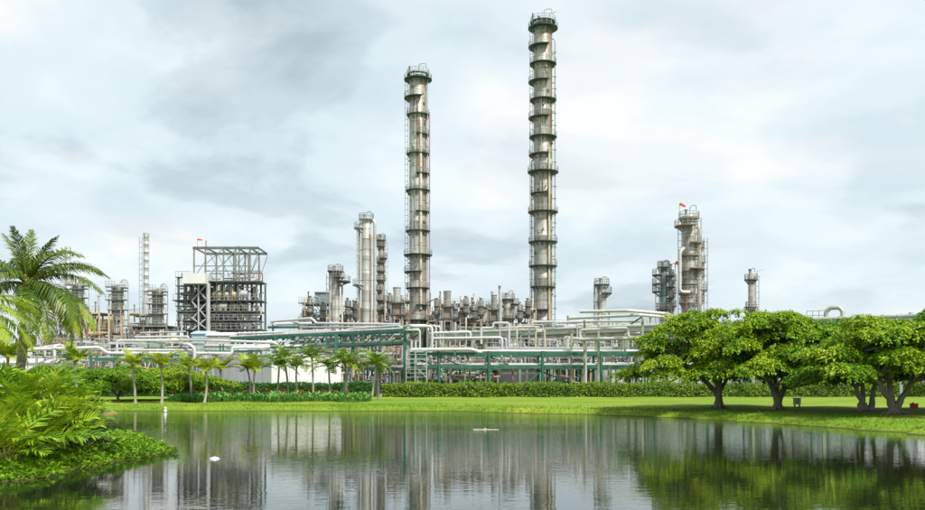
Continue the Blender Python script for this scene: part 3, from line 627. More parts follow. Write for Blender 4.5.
frame('equipment_frame', 'rear brown frame showing above the vents between the two tallest towers', 'frame', 432, 500, 312, 208, 6, 5, 51, 'furnace_steel', 8, 1.5, 12)
frame('equipment_frame', 'rear dark frame beyond the stubby pale column and tallest tower', 'frame', 498, 538, 316, 208, 6, 5, 52, 'furnace_steel', 5, 1.5, 7)
frame('equipment_frame', 'rear dark frame beyond the short pale column and looped column', 'frame', 303, 408, 315, 208, 6, 5, 53, 'furnace_steel', 11, 1.5, 9)
frame('equipment_frame', 'rear low frame under the lone short column', 'frame', 556, 650, 326, 185, 6, 4, 54, 'frame_steel', 9, 1.3, 4)
frame('equipment_frame', 'rear dark frame between the paired columns and furnace structure', 'frame', 60, 178, 329, 200, 6, 4, 55, 'furnace_steel', 12, 1.4, 6)
for k, (px, top, hw) in enumerate(((437, 302, 1.1), (455, 305, 1.3), (466, 300, .9), (474, 306, 1.4), (481, 302, 1.0), (520, 306, 1.2), (528, 302, 1.0), (390, 297, 1.1), (402, 303, 1.3), (348, 302, 1.2), (356, 305, 1.0), (310, 300, 1.0), (323, 306, 1.3))):
    column('slender_vessel', 'slender upright vessel poking out of the crowded brown frames', 'vessel', px, 189 + (k % 4), hw, top, [(top + 4, 'F', .5), (top + 12, 'F', .5)], ('rusty_shell', 'column_shell', 'cream_pipe')[k % 3], 'slender vessels among the frames', deck='furnace_steel', lad=0, dav=k % 2 == 0)
def heater_vent(label, px, D, top, hw, base_py):
    x = X(px, D); r = hw * D / K; zt = Z(top, D); zb = Z(base_py, D); t = thing('vent_chimney', label, 'chimney', (x, D, YZ), 'short white vent chimneys on dark frames')
    MB().lathe((x, D, 0), [(r, zb - 3), (r, zt - .5), (r * 1.06, zt - .45), (r * 1.06, zt), (r * .9, zt), (r * .85, zt - .8)], 16).build('flue', 'clad_pipe', t)
    MB().lathe((x, D, 0), [(r * 1.15, zt - .02), (r * 1.15, zt + .2), (r * .9, zt + .2)], 16).build('cap', 'brown_steel', t)
    zb -= 1.3; w = r * 1.5
    for sx in (-1, 1):
        for sy in (-1, 1): bar(t, 'leg', (x + sx * w, D + sy * w, YZ), (x + sx * w, D + sy * w, zb + .3), .25, 'frame_steel')
    for z in (zb + .3, zb - 2.2): MB().box((x - w - .4, D - w - .4, z), (x + w + .4, D + w + .4, z + .25)).build('platform', 'dark_deck', t, False)
    MB().box((x - w * .75, D - w * .7, zb - 1.9), (x + w * .75, D + w * .7, zb + .2)).build('housing', 'brown_steel', t, False)
    b_ = MB()
    for s in np.linspace(-1, 1, 6): b_.tube([(x + s * (w + .3), D - w - .3, zb + .5), (x + s * (w + .3), D - w - .3, zb + 1.6)], .045, 4)
    for h_ in (1.0, 1.6): b_.tube([(x - w - .3, D - w - .3, zb + h_), (x + w + .3, D - w - .3, zb + h_)], .045, 4)
    b_.build('railing', 'rail_steel', t)
    return t
heater_vent('short white vent chimney left of the second tallest tower', 397, 188, 288.5, 3.6, 299)
heater_vent('short white vent chimney standing alone between the two tallest towers', 447.5, 188, 292, 3.3, 303)
heater_vent('short white vent chimney beside the plain white vent stack', 494, 190, 296, 2.7, 306)

# ------------------------------------------------------------------ open heater structure
DS = 180; u = DS / K
S = thing('furnace_structure', 'tall open steel furnace structure with stacked decks, white box and roof frame', 'structure', (X(219, DS), DS, YZ))
def sx(px): return X(px, DS)
def sz(py): return Z(py, DS)
DEP = 8.0
for px in (178.5, 186, 193.5, 209.5, 217, 224, 231, 238, 247, 256.5):
    for y in (DS, DS + DEP * .5, DS + DEP):
        tp = 277 if px < 190 else 281
        bar(S, 'column', (sx(px), y, YZ), (sx(px), y, sz(tp)), .36, 'furnace_steel')
for px in (194, 205.5, 223.5, 235.5, 239, 250):
    for y in (DS + .003, DS + DEP - .003): bar(S, 'roof_post', (sx(px), y, sz(281)), (sx(px), y, sz(248.5)), .27, 'frame_steel')
for y in (DS, DS + DEP):
    for py in (248, 266): bar(S, 'roof_beam', (sx(193), y, sz(py)), (sx(258.5 if py < 250 else 252), y, sz(py)), .38 if py < 250 else .18, 'furnace_steel' if py < 250 else 'frame_steel', .5 if py < 250 else .18)
    for a, b2, c, d in ((194, 278, 205, 262), (206, 264, 223, 249), (207, 249, 223, 278), (224, 264, 235, 250), (224, 250, 238, 275), (239, 275, 250, 250), (250, 276, 259, 250)):
        bar(S, 'brace', (sx(a), y - .1, sz(b2)), (sx(c), y - .1, sz(d)), .12, 'frame_steel')
for px in (194, 206, 223.5, 237, 250, 258): bar(S, 'roof_beam', (sx(px), DS, sz(248) + .05), (sx(px), DS + DEP, sz(248) + .05), .26, 'furnace_steel')
for py, a, b2 in ((281, 192, 261.5), (300, 173.5, 261.5), (311, 177, 260), (320, 177, 258), (329, 176, 262)):
    dk = MB().box((sx(a), DS - .7, sz(py) - .22), (sx(b2), DS + 5.2, sz(py))).build('deck', 'furnace_steel', S, False)
    b_ = MB()
    for q in np.linspace(sx(a) + .1, sx(b2) - .1, 18): b_.tube([(q, DS - .62, sz(py)), (q, DS - .62, sz(py) + 1.1)], .045, 4)
    for h_ in (.55, 1.1): b_.tube([(sx(a), DS - .62, sz(py) + h_), (sx(b2), DS - .62, sz(py) + h_)], .045, 4)
    b_.build('railing', 'rail_steel', dk)
for py in (277, 285.5, 293.5, 306): 
    dk = MB().box((sx(176), DS - .5, sz(py) - .14), (sx(191.5), DS + 1.4, sz(py))).build('deck', 'furnace_steel', S, False)
    b_ = MB()
    for q in np.linspace(sx(176) + .05, sx(191), 6): b_.tube([(q, DS - .45, sz(py)), (q, DS - .45, sz(py) + 1.1)], .045, 4)
    b_.tube([(sx(176), DS - .45, sz(py) + 1.1), (sx(191.5), DS - .45, sz(py) + 1.1)], .045, 4); b_.build('railing', 'rail_steel', dk)
MB().box((sx(187.2), DS - 3.0, sz(285)), (sx(209.5), DS + 3, sz(275))).build('white_box', 'white_wall', S, False)
MB().box((sx(193), DS + 1.6, YZ), (sx(207), DS + 4.9, sz(285.5))).build('dark_furnace_wall', 'dark_deck', S, False)
MB().lathe((sx(209.8), DS - 1.1, 0), [(.42, YZ), (.42, sz(284))], 14).build('white_downpipe', 'clad_pipe', S)
for py, a, b2 in ((284, 193.5, 209), (302, 193.5, 209), (318, 193.5, 209)):
    py2 = {284: 301, 302: 319, 318: 330}[py]
    bar(S, 'brace', (sx(a), DS - .9, sz(py2)), (sx(b2), DS - .9, sz(py)), .22, 'pale_steel'); bar(S, 'brace', (sx(a), DS - 1.02, sz(py)), (sx(b2), DS - 1.02, sz(py2)), .22, 'pale_steel')
bar(S, 'brace', (sx(200.5), DS - 1.3, YZ), (sx(200.5), DS - 1.3, sz(284)), .26, 'pale_steel')
rng = random.Random(5)
for py, hh in ((299.5, 17), (310.5, 9.5), (319.5, 8), (328.5, 8)):
    for a in (213, 222, 232, 242):
        L_ = rng.uniform(3.5, 7.5) * u; r = min(hh * u * .33, rng.uniform(.5, .95)); x = sx(a + rng.uniform(0, 3)); zc = sz(py) + r + .3; y = DS + rng.uniform(.15, 1.4)
        b_ = MB().tube([(x - L_ * .6, y, zc), (x - L_ * .55, y, zc), (x + L_ * .95, y, zc), (x + L_, y, zc)], [r * .6, r, r, r * .6], 14)
        for s in (-.3, .7): b_.box((x + s * L_ - .12, y - r * .7, sz(py)), (x + s * L_ + .12, y + r * .7, zc - r * .6))
        b_.build('drum', rng.choice(('cream_pipe', 'cream_pipe', 'cream_pipe', 'clad_pipe', 'ochre_steel')), S)
    for q in range(3):
        a = rng.uniform(212, 255); x = sx(a); r = rng.uniform(.25, .6); h_ = hh * u * rng.uniform(.5, .92); y = DS + rng.uniform(2.5, 5)
        MB().lathe((x, y, 0), [(r, sz(py)), (r, sz(py) + h_ - r), (r * .6, sz(py) + h_ - r * .3), (.03, sz(py) + h_)], 10).build('vessel', rng.choice(('brown_steel', 'cream_pipe', 'rusty_shell')), S)
    for a, s in ((210, 1), (240, -1), (251, 1), (179, 1), (186, -1)):
        w = 8 if a > 200 else 7
        p0, p1 = (a, a + w) if s > 0 else (a + w, a)
        bar(S, 'brace', (sx(p0), DS - .25, sz(py)), (sx(p1), DS - .25, sz(py) + min(hh, 10) * u * .95), .15, 'frame_steel')
sp_ = {}
for q in range(90):
    mt = rng.choice(('cream_pipe', 'clad_pipe', 'brown_steel', 'rust_pipe', 'grey_pipe', 'frame_steel')); b_ = sp_.setdefault(mt, MB())
    p = Vector((sx(rng.uniform(178, 260)), DS + rng.uniform(.2, 4), sz(rng.uniform(270, 328)))); pts = [p.copy()]
    for s in range(3):
        p = p + (Vector((0, 0, rng.uniform(-3, 3))) if s % 2 else Vector((rng.uniform(-4, 4), 0, 0)))
        p.x = min(max(p.x, sx(178)), sx(260)); p.z = min(max(p.z, YZ + 1), sz(272)); pts.append(p.copy())
    pts = [pts[0]] + [b for a, b in zip(pts, pts[1:]) if (b - a).length > .5]
    if len(pts) > 1: b_.tube(fillet(pts, .3, 2), rng.choice((.08, .11, .16)), 6)
for mt, b_ in sp_.items(): b_.build('small_piping', mt, S)['kind'] = 'stuff'
pipe(S, [P(206, 249, DS), P(206, 240.5, DS)], .12, 'frame_steel', 'vent_pipe', 6)
pipe(S, [P(238.5, 249, DS), P(238.5, 246, DS)], .14, 'frame_steel', 'vent_pipe', 6)
pipe(S, [P(182, 277, DS), P(182, 273, DS)], .12, 'frame_steel', 'vent_pipe', 6)
pipe(S, [P(258, 282, DS), P(258, 273, DS)], .07, 'rail_steel', 'vent_pipe', 6)
pipe(S, [P(197.5, 249, DS), P(197.5, 239, DS)], .05, 'rail_steel', 'windsock_pole', 5)
MB().tube([P(197.5, 239.2, DS), P(200, 239.6, DS), P(202.5, 240, DS)], [.2, .18, .1], 8).build('windsock', 'orange_cloth', S)

# sheds at the foot of the furnace structure
def shed(label, px0, px1, top, D, depth, wall, roofm, cat='shed', eave=.25):
    x0, x1 = X(px0, D), X(px1, D); zt = Z(top, D); t = thing('shed', label, cat, ((x0 + x1) / 2, D, YZ))
    MB().box((x0, D, YZ), (x1, D + depth, zt - .3)).build('wall', wall, t, False)
    b_ = MB(); z1 = zt - .3
    b_.quadgrid([[(x, D - eave, z1), (x, D - eave, z1 + .15), (x, D + depth / 2, z1 + .75), (x, D + depth + eave, z1 + .15), (x, D + depth + eave, z1)] for x in (x0 - eave, x1 + eave)])
    b_.build('roof', roofm, t, False)
    n_ = max(2, int((x1 - x0) / 3))
    for i in range(n_ + 1):
        x = x0 + (x1 - x0) * i / n_; bar(t, 'wall_rib', (x, D - .04, YZ), (x, D - .04, z1 - .02), .1, roofm)
    return t
shed('small pale blue sheet-metal shed before the furnace structure', 192, 210, 332.5, 160, 6, 'blue_sheet', 'blue_sheet')
shed('long low shed with white roof beside the pale blue shed', 207, 232, 334, 158, 6, 'grey_wall', 'white_wall')
shed('low grey shed wall behind the green pipe rack, shorter one', 497, 540, 367, 124, 5, 'grey_wall', 'pale_steel')
shed('low pale shed under the far end of the green pipe rack', 586, 662, 365, 125, 5, 'white_wall', 'pale_steel')
shed('low white wall block behind the umbrella trees and clump palms', -8, 62, 361, 128, 6, 'white_wall', 'white_wall')
shed('low grey block under spreading trees behind the hedge', 668, 760, 369, 126, 5, 'grey_wall', 'pale_steel')

# white windowless building, corner towards the pond
ca, sa = math.cos(math.radians(35)), math.sin(math.radians(35))
C0 = Vector((X(271.5, 112), 112, YZ)); e1 = Vector((ca, sa, 0)) * 9.8; e2 = Vector((-sa, ca, 0)) * 24; zt = Z(355.2, 112)
B = thing('white_building', 'plain windowless white building with flat roof behind the row of palms', 'building', C0)
def corner(a, b2, z): v = C0 + e1 * a + e2 * b2; return (v.x, v.y, z)
MB().quadgrid([[corner(0, 0, z), corner(1, 0, z), corner(1, 1, z), corner(0, 1, z)] for z in (YZ - .02, zt)]).build('wall', 'white_wall', B, False)
MB().quadgrid([[corner(-.012, -.006, z), corner(1.012, -.006, z), corner(1.012, 1.006, z), corner(-.012, 1.006, z)] for z in (zt + .003, zt + .2)]).build('roof_edge', 'white_wall', B, False)
MB().quadgrid([[corner(-.006, -.003, z), corner(1.006, -.003, z), corner(1.006, 1.003, z), corner(-.006, 1.003, z)] for z in (YZ, YZ + .45)]).build('plinth', 'grey_wall', B, False)
for k in range(1, 8):
    v = C0 + e2 * (k / 8) - e1.normalized() * .01; bar(B, 'wall_joint', (v.x, v.y, YZ + .5), (v.x, v.y, zt), .05, 'pale_steel')
for k in range(1, 4):
    v = C0 + e1 * (k / 4) - e2.normalized() * .01; bar(B, 'wall_joint', (v.x, v.y, YZ + .5), (v.x, v.y, zt), .05, 'pale_steel')

# ------------------------------------------------------------------ green front pipe rack
R1 = thing('pipe_rack', 'long two-level green pipe rack standing behind the bright clipped hedge', 'pipe rack', (X(520, 112), 112, YZ))
zT, zM = Z(354, 112), Z(367.2, 112)
def r1x(px): return X(px, 112)
posts = [412, 439, 489, 542.6, 601, 655, 708, 760, 812, 864, 916]
YB = 118.5
for px in posts:
    for y in (112, YB): bar(R1, 'post', (r1x(px), y, YZ), (r1x(px), y, zT + .35), .4 if y == 112 else .34, 'green_paint', kind='cyl')
    for z in (zT, zM): bar(R1, 'cross_beam', (r1x(px), 112, z - .1), (r1x(px), YB, z - .1), .3, 'green_paint')
for a, b2 in zip(posts, posts[1:]):
    for y in (112, YB):
        for z in (zT, zM): bar(R1, 'beam', (r1x(a) + .2, y, z), (r1x(b2) - .2, y, z), .22, 'green_paint', .36)
for i, (a, b2) in enumerate(zip(posts, posts[1:])):
    bm = (a + b2) / 2
    if i % 2 == 1:
        bar(R1, 'brace', (r1x(a), YB - .4, zM - .3), (r1x(b2), YB - .4, YZ + .2), .2, 'green_paint'); bar(R1, 'brace', (r1x(b2), YB - .6, zM - .3), (r1x(a), YB - .6, YZ + .2), .2, 'green_paint')
    else:
        bar(R1, 'brace', (r1x(b2), 112.3, zM - .3), (r1x(bm), 112.3, YZ + .2), .18, 'green_paint')
for i in range(0, 3): bar(R1, 'brace', (r1x(posts[i]), 112.3, zT - .3), (r1x(posts[i] + 20), 112.3, zM + .3), .16, 'green_paint')
x_end = r1x(925)
for z, specs in ((zT + .19, ((112.6, .28, 'white_pipe'), (113.4, .18, 'clad_pipe'), (114.3, .3, 'clad_pipe'), (115.4, .2, 'grey_pipe'), (116.6, .26, 'white_pipe'), (117.6, .16, 'clad_pipe'))),
                 (zM + .19, ((112.55, .2, 'white_pipe'), (113.2, .14, 'clad_pipe'), (114, .24, 'grey_pipe'), (115, .3, 'clad_pipe'), (116.2, .16, 'clad_pipe'), (117.3, .2, 'cream_pipe')))):
    for y, r, mt in specs:
        r *= .68
        x0 = r1x(random.Random(int(y * 97)).choice((414, 430, 441)))
        pipe(R1, [(x0, y, z + r - 1.6), (x0, y, z + r), (x_end, y, z + r)], r, mt)
for px in (449, 458, 470, 503, 512, 524, 560, 574, 617, 630, 640):    # drop legs and small valves between the levels
    y = 113 + (px % 5)
    pipe(R1, [(r1x(px), y, zM + .3), (r1x(px), y, zT + .2)], .1 + .02 * (px % 3), ('clad_pipe', 'white_pipe', 'cream_pipe')[px % 3], 'drop_pipe', 8)
for px in (450, 470, 515, 528, 560, 575, 615, 632, 690, 720):
    y = 114 + (px % 4)
    pipe(R1, [(r1x(px), y, YZ), (r1x(px), y, zM + .2)], .12, ('clad_pipe', 'grey_pipe', 'brown_steel')[px % 3], 'drop_pipe', 8)
b_ = MB()
for q in np.arange(r1x(412), r1x(925), 1.5): b_.tube([(q, 119.0, zM + .3), (q, 119.0, zM + 1.4)], .035, 4)
for h_ in (.85, 1.4): b_.tube([(r1x(412), 119.0, zM + h_), (r1x(925), 119.0, zM + h_)], .035, 4)
b_.build('railing', 'rail_steel', R1)
frame('pump_bay', 'dark pump bay with drums under the near end of the green pipe rack', 'pump bay', 352, 500, 369, 121, 4, 1, 41, 'green_paint', 12, 1.6, 0, hw=.24)
frame('pump_bay', 'dark pump bay behind the white light pole under the green pipe rack', 'pump bay', 540, 590, 369, 122, 4, 1, 42, 'green_paint', 5, 1.6, 0, hw=.24)
frame('pump_bay', 'dark pump bay with small piping behind the tree trunks', 'pump bay', 760, 925, 367, 122, 4, 1, 43, 'green_paint', 12, 1.4, 0, hw=.24)

# scaffold stair tower in white at the rack's near end
ST = thing('stair_scaffold', 'white tubular stair scaffold at the corner of the green pipe rack', 'scaffold', (X(416, 110.6), 110.6 + .8, YZ))
zs_ = [YZ, Z(377, 110.6), Z(367, 110.6), Z(358.5, 110.6)]
for px in (406, 415, 426.5):
    for y in (110.7, 111.7): bar(ST, 'upright', (X(px, 110.6), y, YZ), (X(px, 110.6), y, zs_[-1] + .9), .09, 'pale_steel', kind='cyl')
for z in zs_[1:]:
    MB().box((X(405.5, 110.6), 110.75, z - .05), (X(427, 110.6), 111.65, z)).build('tread_deck', 'pale_steel', ST, False)
    for h_ in (.5, .95): bar(ST, 'rail', (X(405.5, 110.6), 110.66, z + h_), (X(427, 110.6), 110.66, z + h_), .06, 'pale_steel')
for a, b2 in zip(zs_, zs_[1:]): bar(ST, 'stair_flight', (X(426, 110.6), 111.2, a), (X(415.5, 110.6), 111.2, b2), .5, 'pale_steel', .1)

# ------------------------------------------------------------------ green lattice bridge
G = thing('lattice_bridge', 'green steel lattice pipe bridge sloping away from the tall green post', 'pipe bridge', (X(405, 115), 115, YZ))
gA, gB = Vector((X(405, 115), 115, 0)), Vector((X(276, 130), 130, 0)); gd = (gB - gA); gn = Vector((gd.y, -gd.x, 0)).normalized()
if gn.y < 0: gn = -gn
zt_, zb_ = Z(330.4, 115), Z(342.8, 115)
gE = gA + gd * 1.45
for off in (0, 3.2):
    o_ = gn * off; up = lambda z: Vector((0, 0, z))
    for z in (zt_, zb_): bar(G, 'chord', gA + o_ + up(z), gE + o_ + up(z), .2, 'green_paint', .26)
    n_ = 15
    for i in range(n_):
        a, b2 = gA + gd * (1.45 * i / n_) + o_, gA + gd * (1.45 * (i + 1) / n_) + o_
        bar(G, 'diagonal', a + up(zt_ - .1), b2 + up(zb_ + .1), .13, 'green_paint')
        if i % 3 == 0 and i: bar(G, 'vertical', a + up(zb_), a + up(zt_), .2, 'green_paint')
    for f in (0, .5, 1.0, 1.4):
        a = gA + gd * f + o_; bar(G, 'post', a + up(YZ), a + up(zt_ + (.5 if f == 0 else 0)), .48, 'green_paint')
for f in np.linspace(0, 1.4, 8):
    a = gA + gd * f; bar(G, 'cross_beam', a + up(zb_ - .12), a + gn * 3.2 + up(zb_ - .12), .25, 'green_paint'); bar(G, 'cross_beam', a + up(zt_ - .1), a + gn * 3.2 + up(zt_ - .1), .22, 'green_paint')
for off, r, mt, z in ((.5, .24, 'white_pipe', zt_ + .3), (1.1, .2, 'clad_pipe', zt_ + .27), (1.9, .3, 'white_pipe', zt_ + .33), (2.7, .18, 'clad_pipe', zt_ + .26), (.8, .28, 'clad_pipe', zb_ + .3), (1.7, .2, 'grey_pipe', zb_ + .26), (2.5, .26, 'clad_pipe', zb_ + .28)):
    pipe(G, [gA + gn * off + up(z) - gd * .02, gE + gn * off + up(z)], r * .62, mt)

# pipe loops climbing at the corner post
PS = 0.54
CP = thing('pipe_manifold', 'cluster of white pipes rising and bending beside the tall green corner post', 'pipes', (X(432, 115.5), 115.5, YZ))
for i, (pa, top, pb, D, r, mt) in enumerate(((419.8, 330, 407, 114, .26, 'white_pipe'), (428, 325.5, 410, 115.2, .3, 'white_pipe'), (432, 326.5, 412, 114.6, .34, 'white_pipe'), (436, 326, 415, 116.5, .26, 'clad_pipe'), (440, 326.5, 418, 117.2, .26, 'clad_pipe'))):
    pipe(CP, [P(pb - 8, top + 2, D + 6), P(pb, top, D), P(pa, top, D), P(pa, 350, D)], r, mt)
pipe(CP, [P(434, 333, 116), P(470.5, 332, 116), P(470.5, 339, 116), P(478, 339, 118)], .3, 'white_pipe')
pipe(CP, [P(433, 338.5, 115.2), P(502, 337.5, 115.2), P(502, 352.5, 115.2)], .3, 'white_pipe')
pipe(CP, [P(506, 352, 115.8), P(506, 338.5, 115.8), P(490, 338.5, 119)], .26, 'clad_pipe')
pipe(CP, [P(411, 352, 111.4), P(411, 349.8, 111.4), P(472, 349.3, 111.4), P(481, 353, 112.4)], .42, 'white_pipe')
for pa in (411.5, 415.5): pipe(CP, [P(pa, 385, 113), P(pa, 341, 113)], .3, 'pale_steel')
for px in (446, 465, 486): bar(CP, 'support', (X(px, 115.6), 115.6, YZ), (X(px, 115.6), 115.6, Z(339.5, 115.6)), .22, 'sage_steel')
for px in (425, 455): bar(CP, 'saddle', (X(px, 111.4), 111.4, zT - .2), (X(px, 111.4), 111.4, Z(351.2, 111.4)), .25, 'green_paint')

# ------------------------------------------------------------------ long overhead rack on the right
PS = 1.0
R3 = thing('overhead_pipe_line', 'long raised pipe line on slim posts running past both trees and towers', 'pipe rack', (X(600, 122), 122, YZ))
lA, lB = Vector((X(428, 137), 137, 0)), Vector((X(985, 96), 96, 0)); ld = (lB - lA); ln = Vector((-ld.y, ld.x, 0)).normalized(); zL = 9.75
Ln = ld.length; lu = ld.normalized()
def lp(s, off=0, z=0): v = lA + lu * s + ln * off; return Vector((v.x, v.y, z))
npost = 9
for i in range(npost + 1):
    s = Ln * i / npost
    for off in (0, 2.6): bar(R3, 'post', lp(s, off, YZ), lp(s, off, zL), .3, 'sage_steel')
    bar(R3, 'cross_beam', lp(s, -.3, zL - .15), lp(s, 2.9, zL - .15), .28, 'sage_steel')
    if i < npost:
        for off in (0, 2.6): bar(R3, 'beam', lp(s + .16, off, zL - .28), lp(s + Ln / npost - .16, off, zL - .28), .24, 'sage_steel', .5)
for off, r, mt in ((.25, .24, 'clad_pipe'), (.9, .17, 'grey_pipe'), (1.4, .22, 'clad_pipe'), (2.0, .2, 'cream_pipe'), (2.5, .17, 'clad_pipe')):
    pipe(R3, [lp(0, off, zL + r), lp(Ln, off, zL + r)], r, mt)
for off, r, mt in ((.5, .15, 'cream_pipe'), (1.4, .18, 'clad_pipe'), (2.2, .16, 'cream_pipe')): pipe(R3, [lp(0, off, zL - .75), lp(Ln, off, zL - .75)], r, mt)
# expansion loop above the trees
def s_of(px):
    lo, hi = 0, Ln
    for _ in range(40):
        m_ = (lo + hi) / 2; v = lp(m_)
        if 462.5 + v.x / v.y * K < px: lo = m_
        else: hi = m_
    return lo
sl = s_of(833)
pipe(R3, [lp(sl - .9, .6, zL + .2), lp(sl - .9, .6, zL + 1.1), lp(sl - .45, .6, zL + 1.55), lp(sl + .6, .6, zL + 1.55), lp(sl + .95, .6, zL + 1.1), lp(sl + .95, .6, zL + .2)], .26, 'clad_pipe', 'expansion_loop', 10, 4)
b_ = MB()
for k in range(4): b_.tube([lp(sl - 3 + k * .7, .2, zL), lp(sl - 3 + k * .7, .2, zL + 1.25)], .04, 4)
b_.tube([lp(sl - 3, .2, zL + 1.25), lp(sl - .9, .2, zL + 1.25)], .04, 4); b_.tube([lp(sl - 3, .2, zL + .7), lp(sl - .9, .2, zL + .7)], .04, 4)
b_.build('railing', 'rail_steel', R3)
for s in np.arange(sl + 4, Ln, 4.2): bar(R3, 'pipe_clamp', lp(s, .25, zL + .3), lp(s, .25, zL + .62), .3, 'grey_pipe')

# white looped pipes on a sage frame (right of the tallest tower)
PS = 0.56
L5 = thing('looped_pipes', 'broad white pipe loops carried on sage posts above the green rack', 'pipes', (X(620, 108), 108, YZ))
pipe(L5, [PZ(640, 313.6, 11.3), PZ(580, 311.8, 11.1), PZ(629, 310.6, 11.0), PZ(667, 313.8, 11.0), PZ(676, 318, 11.0)][1:], .34, 'white_pipe')
pipe(L5, [PZ(569, 318.4, 10.5), PZ(641, 315, 10.5), PZ(683, 318.6, 10.5)], .32, 'white_pipe')
pipe(L5, [PZ(558, 323, 10.1), PZ(600, 321.4, 10.1), PZ(640, 321, 10.1)], .22, 'clad_pipe')
pipe(L5, [P(580, 343, 110), P(580, 330, 110), P(627.5, 328, 108), P(628.5, 338, 108), P(655, 338.5, 107)], .3, 'white_pipe')
pipe(L5, [P(579, 339.5, 109), P(610, 338.8, 108.4), P(668, 338, 107.2)], .4, 'clad_pipe')
pipe(L5, [P(625, 352, 109), P(625, 334, 109), P(640, 333, 109)], .24, 'clad_pipe')
for px, D, tp in ((584.5, 110.5, 318), (642.5, 107.3, 315.2), (571.5, 112.6, 331), (598.5, 110, 322)):
    bar(L5, 'post', (X(px, D), D, YZ), (X(px, D), D, Z(tp, D) - .3), .26, 'sage_steel')
bar(L5, 'post', P(683, 326, 113), P(683, 316, 113), .3, 'green_paint')
bar(L5, 'beam', P(641, 315.6, 107.3), P(684, 319, 112.5), .2, 'green_paint')
bar(L5, 'brace', P(650, 344, 109), P(682, 323, 112.5), .16, 'green_paint'); bar(L5, 'brace', P(642, 317, 107.4), P(631, 324, 109), .14, 'green_paint')
for px, D, py in ((596, 108.7, 340), (622, 108.2, 340)): bar(L5, 'saddle', (X(px, D), D, zT + .3), (X(px, D), D, Z(py, D)), .24, 'sage_steel')
rq = random.Random(32)
for k in range(24):
    a = rq.uniform(440, 640); w_ = rq.uniform(20, 60); py = rq.uniform(326, 348); D = rq.uniform(122, 134); mt = rq.choice(('clad_pipe', 'white_pipe', 'grey_pipe', 'sage_steel', 'cream_pipe')); dy = rq.choice((-5, -3, 3, 5))
    m_ = a + w_ * rq.uniform(.3, .7); pipe(L5, [P(a, py + 16, D), P(a, py, D), P(m_, py, D), P(m_, py + dy, D), P(a + w_, py + dy, D), P(a + w_, py + 20, D)], rq.choice((.16, .22, .3)), mt, 'service_pipe', 6)
WD = thing('walkway_bridge', 'pale raised walkway running behind the top of the green pipe rack', 'walkway', (X(570, 121), 121, YZ))
MB().box((X(486, 121), 120.4, Z(349.2, 121)), (X(700, 121), 122, Z(347, 121))).build('walkway_deck', 'pale_steel', WD, False)
for px in (488, 520, 552, 584, 616, 648, 680): bar(WD, 'post', (X(px, 121), 121.2, YZ), (X(px, 121), 121.2, Z(349.2, 121)), .24, 'sage_steel')
b_ = MB()
for px in np.arange(487, 700, 6): b_.tube([P(px, 347, 120.5), P(px, 338.5, 120.5)], .04, 4)
for py in (342.6, 338.5): b_.tube([P(487, py, 120.5), P(700, py, 120.5)], .04, 4)
b_.build('railing', 'rail_steel', WD)

# ------------------------------------------------------------------ white pipe bundles on the left
R4 = thing('pipe_sleepers', 'bundle of white pipes with upright bends above the umbrella trees', 'pipes', (X(150, 128), 128, YZ))
DL = 126
def q(px, py, d=0): return P(px, py, DL + d)
pipe(R4, [q(29, 356), q(29, 349.5), q(100, 347.5), q(107, 353.3), q(232, 353.5), q(232, 347.6), q(270, 347.2)], .42, 'white_pipe')
pipe(R4, [q(45, 361, 1), q(45, 347, 1), q(52, 346, 4)], .3, 'white_pipe')
pipe(R4, [q(54.6, 362), q(54.6, 346.5), q(60, 345, 4)], .4, 'white_pipe')
pipe(R4, [q(117, 354, 1.2), q(117, 340.6, 1.2), q(200, 340, 1.2), q(275, 342.5, 1.2), q(279, 347, 1.2)], .32, 'white_pipe')
pipe(R4, [q(122, 356, .4), q(122, 350, .4), q(192, 350.2, .4)], .28, 'white_pipe')
pipe(R4, [q(194.4, 362, -.6), q(194.4, 348, -.6), q(189, 344.6, -.6), q(180, 344.4, 2)], .42, 'white_pipe')
pipe(R4, [q(204, 346.5, 2), q(270, 345.4, 2)], .4, 'white_pipe')
pipe(R4, [q(259, 356, .3), q(259, 348.5, .3), q(252, 347, 3)], .36, 'white_pipe')
pipe(R4, [q(30, 357, 2), q(190, 357.5, 2)], .22, 'clad_pipe'); pipe(R4, [q(60, 360.5, 2.6), q(200, 361, 2.6)], .2, 'clad_pipe'); pipe(R4, [q(66, 351.6, 3), q(180, 346.8, 3)], .22, 'clad_pipe')
pipe(R4, [q(135, 337.2, 8), q(188, 336.5, 8), q(190, 341, 8)], .26, 'white_pipe'); pipe(R4, [q(140, 333, 12), q(186, 331.5, 12)], .22, 'clad_pipe')
pipe(R4, [q(195, 351.4, 3.2), q(340, 349.2, 3.2)], .24, 'clad_pipe'); pipe(R4, [q(270, 350, 2.2), q(345, 347.6, 2.2)], .26, 'white_pipe')
pipe(R4, [q(285, 345.6, 1), q(345, 346.5, 1)], .3, 'white_pipe')
rq = random.Random(31)
for k in range(26):                     # thinner service lines jogging up and down between the large ones
    a = rq.uniform(28, 300); w_ = rq.uniform(25, 90); py = rq.uniform(339, 361); dd_ = rq.uniform(.5, 7); mt = rq.choice(('clad_pipe', 'white_pipe', 'grey_pipe', 'sage_steel'))
    if a + w_ > 198: py = min(py, 352)
    m_ = a + w_ * rq.uniform(.3, .7); dy = rq.choice((-4, -2.5, 2.5, 4))
    pipe(R4, [q(a, py + 7, dd_), q(a, py, dd_), q(m_, py, dd_), q(m_, py + dy, dd_), q(a + w_, py + dy, dd_), q(a + w_, py + dy + 6, dd_)], rq.choice((.13, .17, .22)), mt, 'service_pipe', 6)
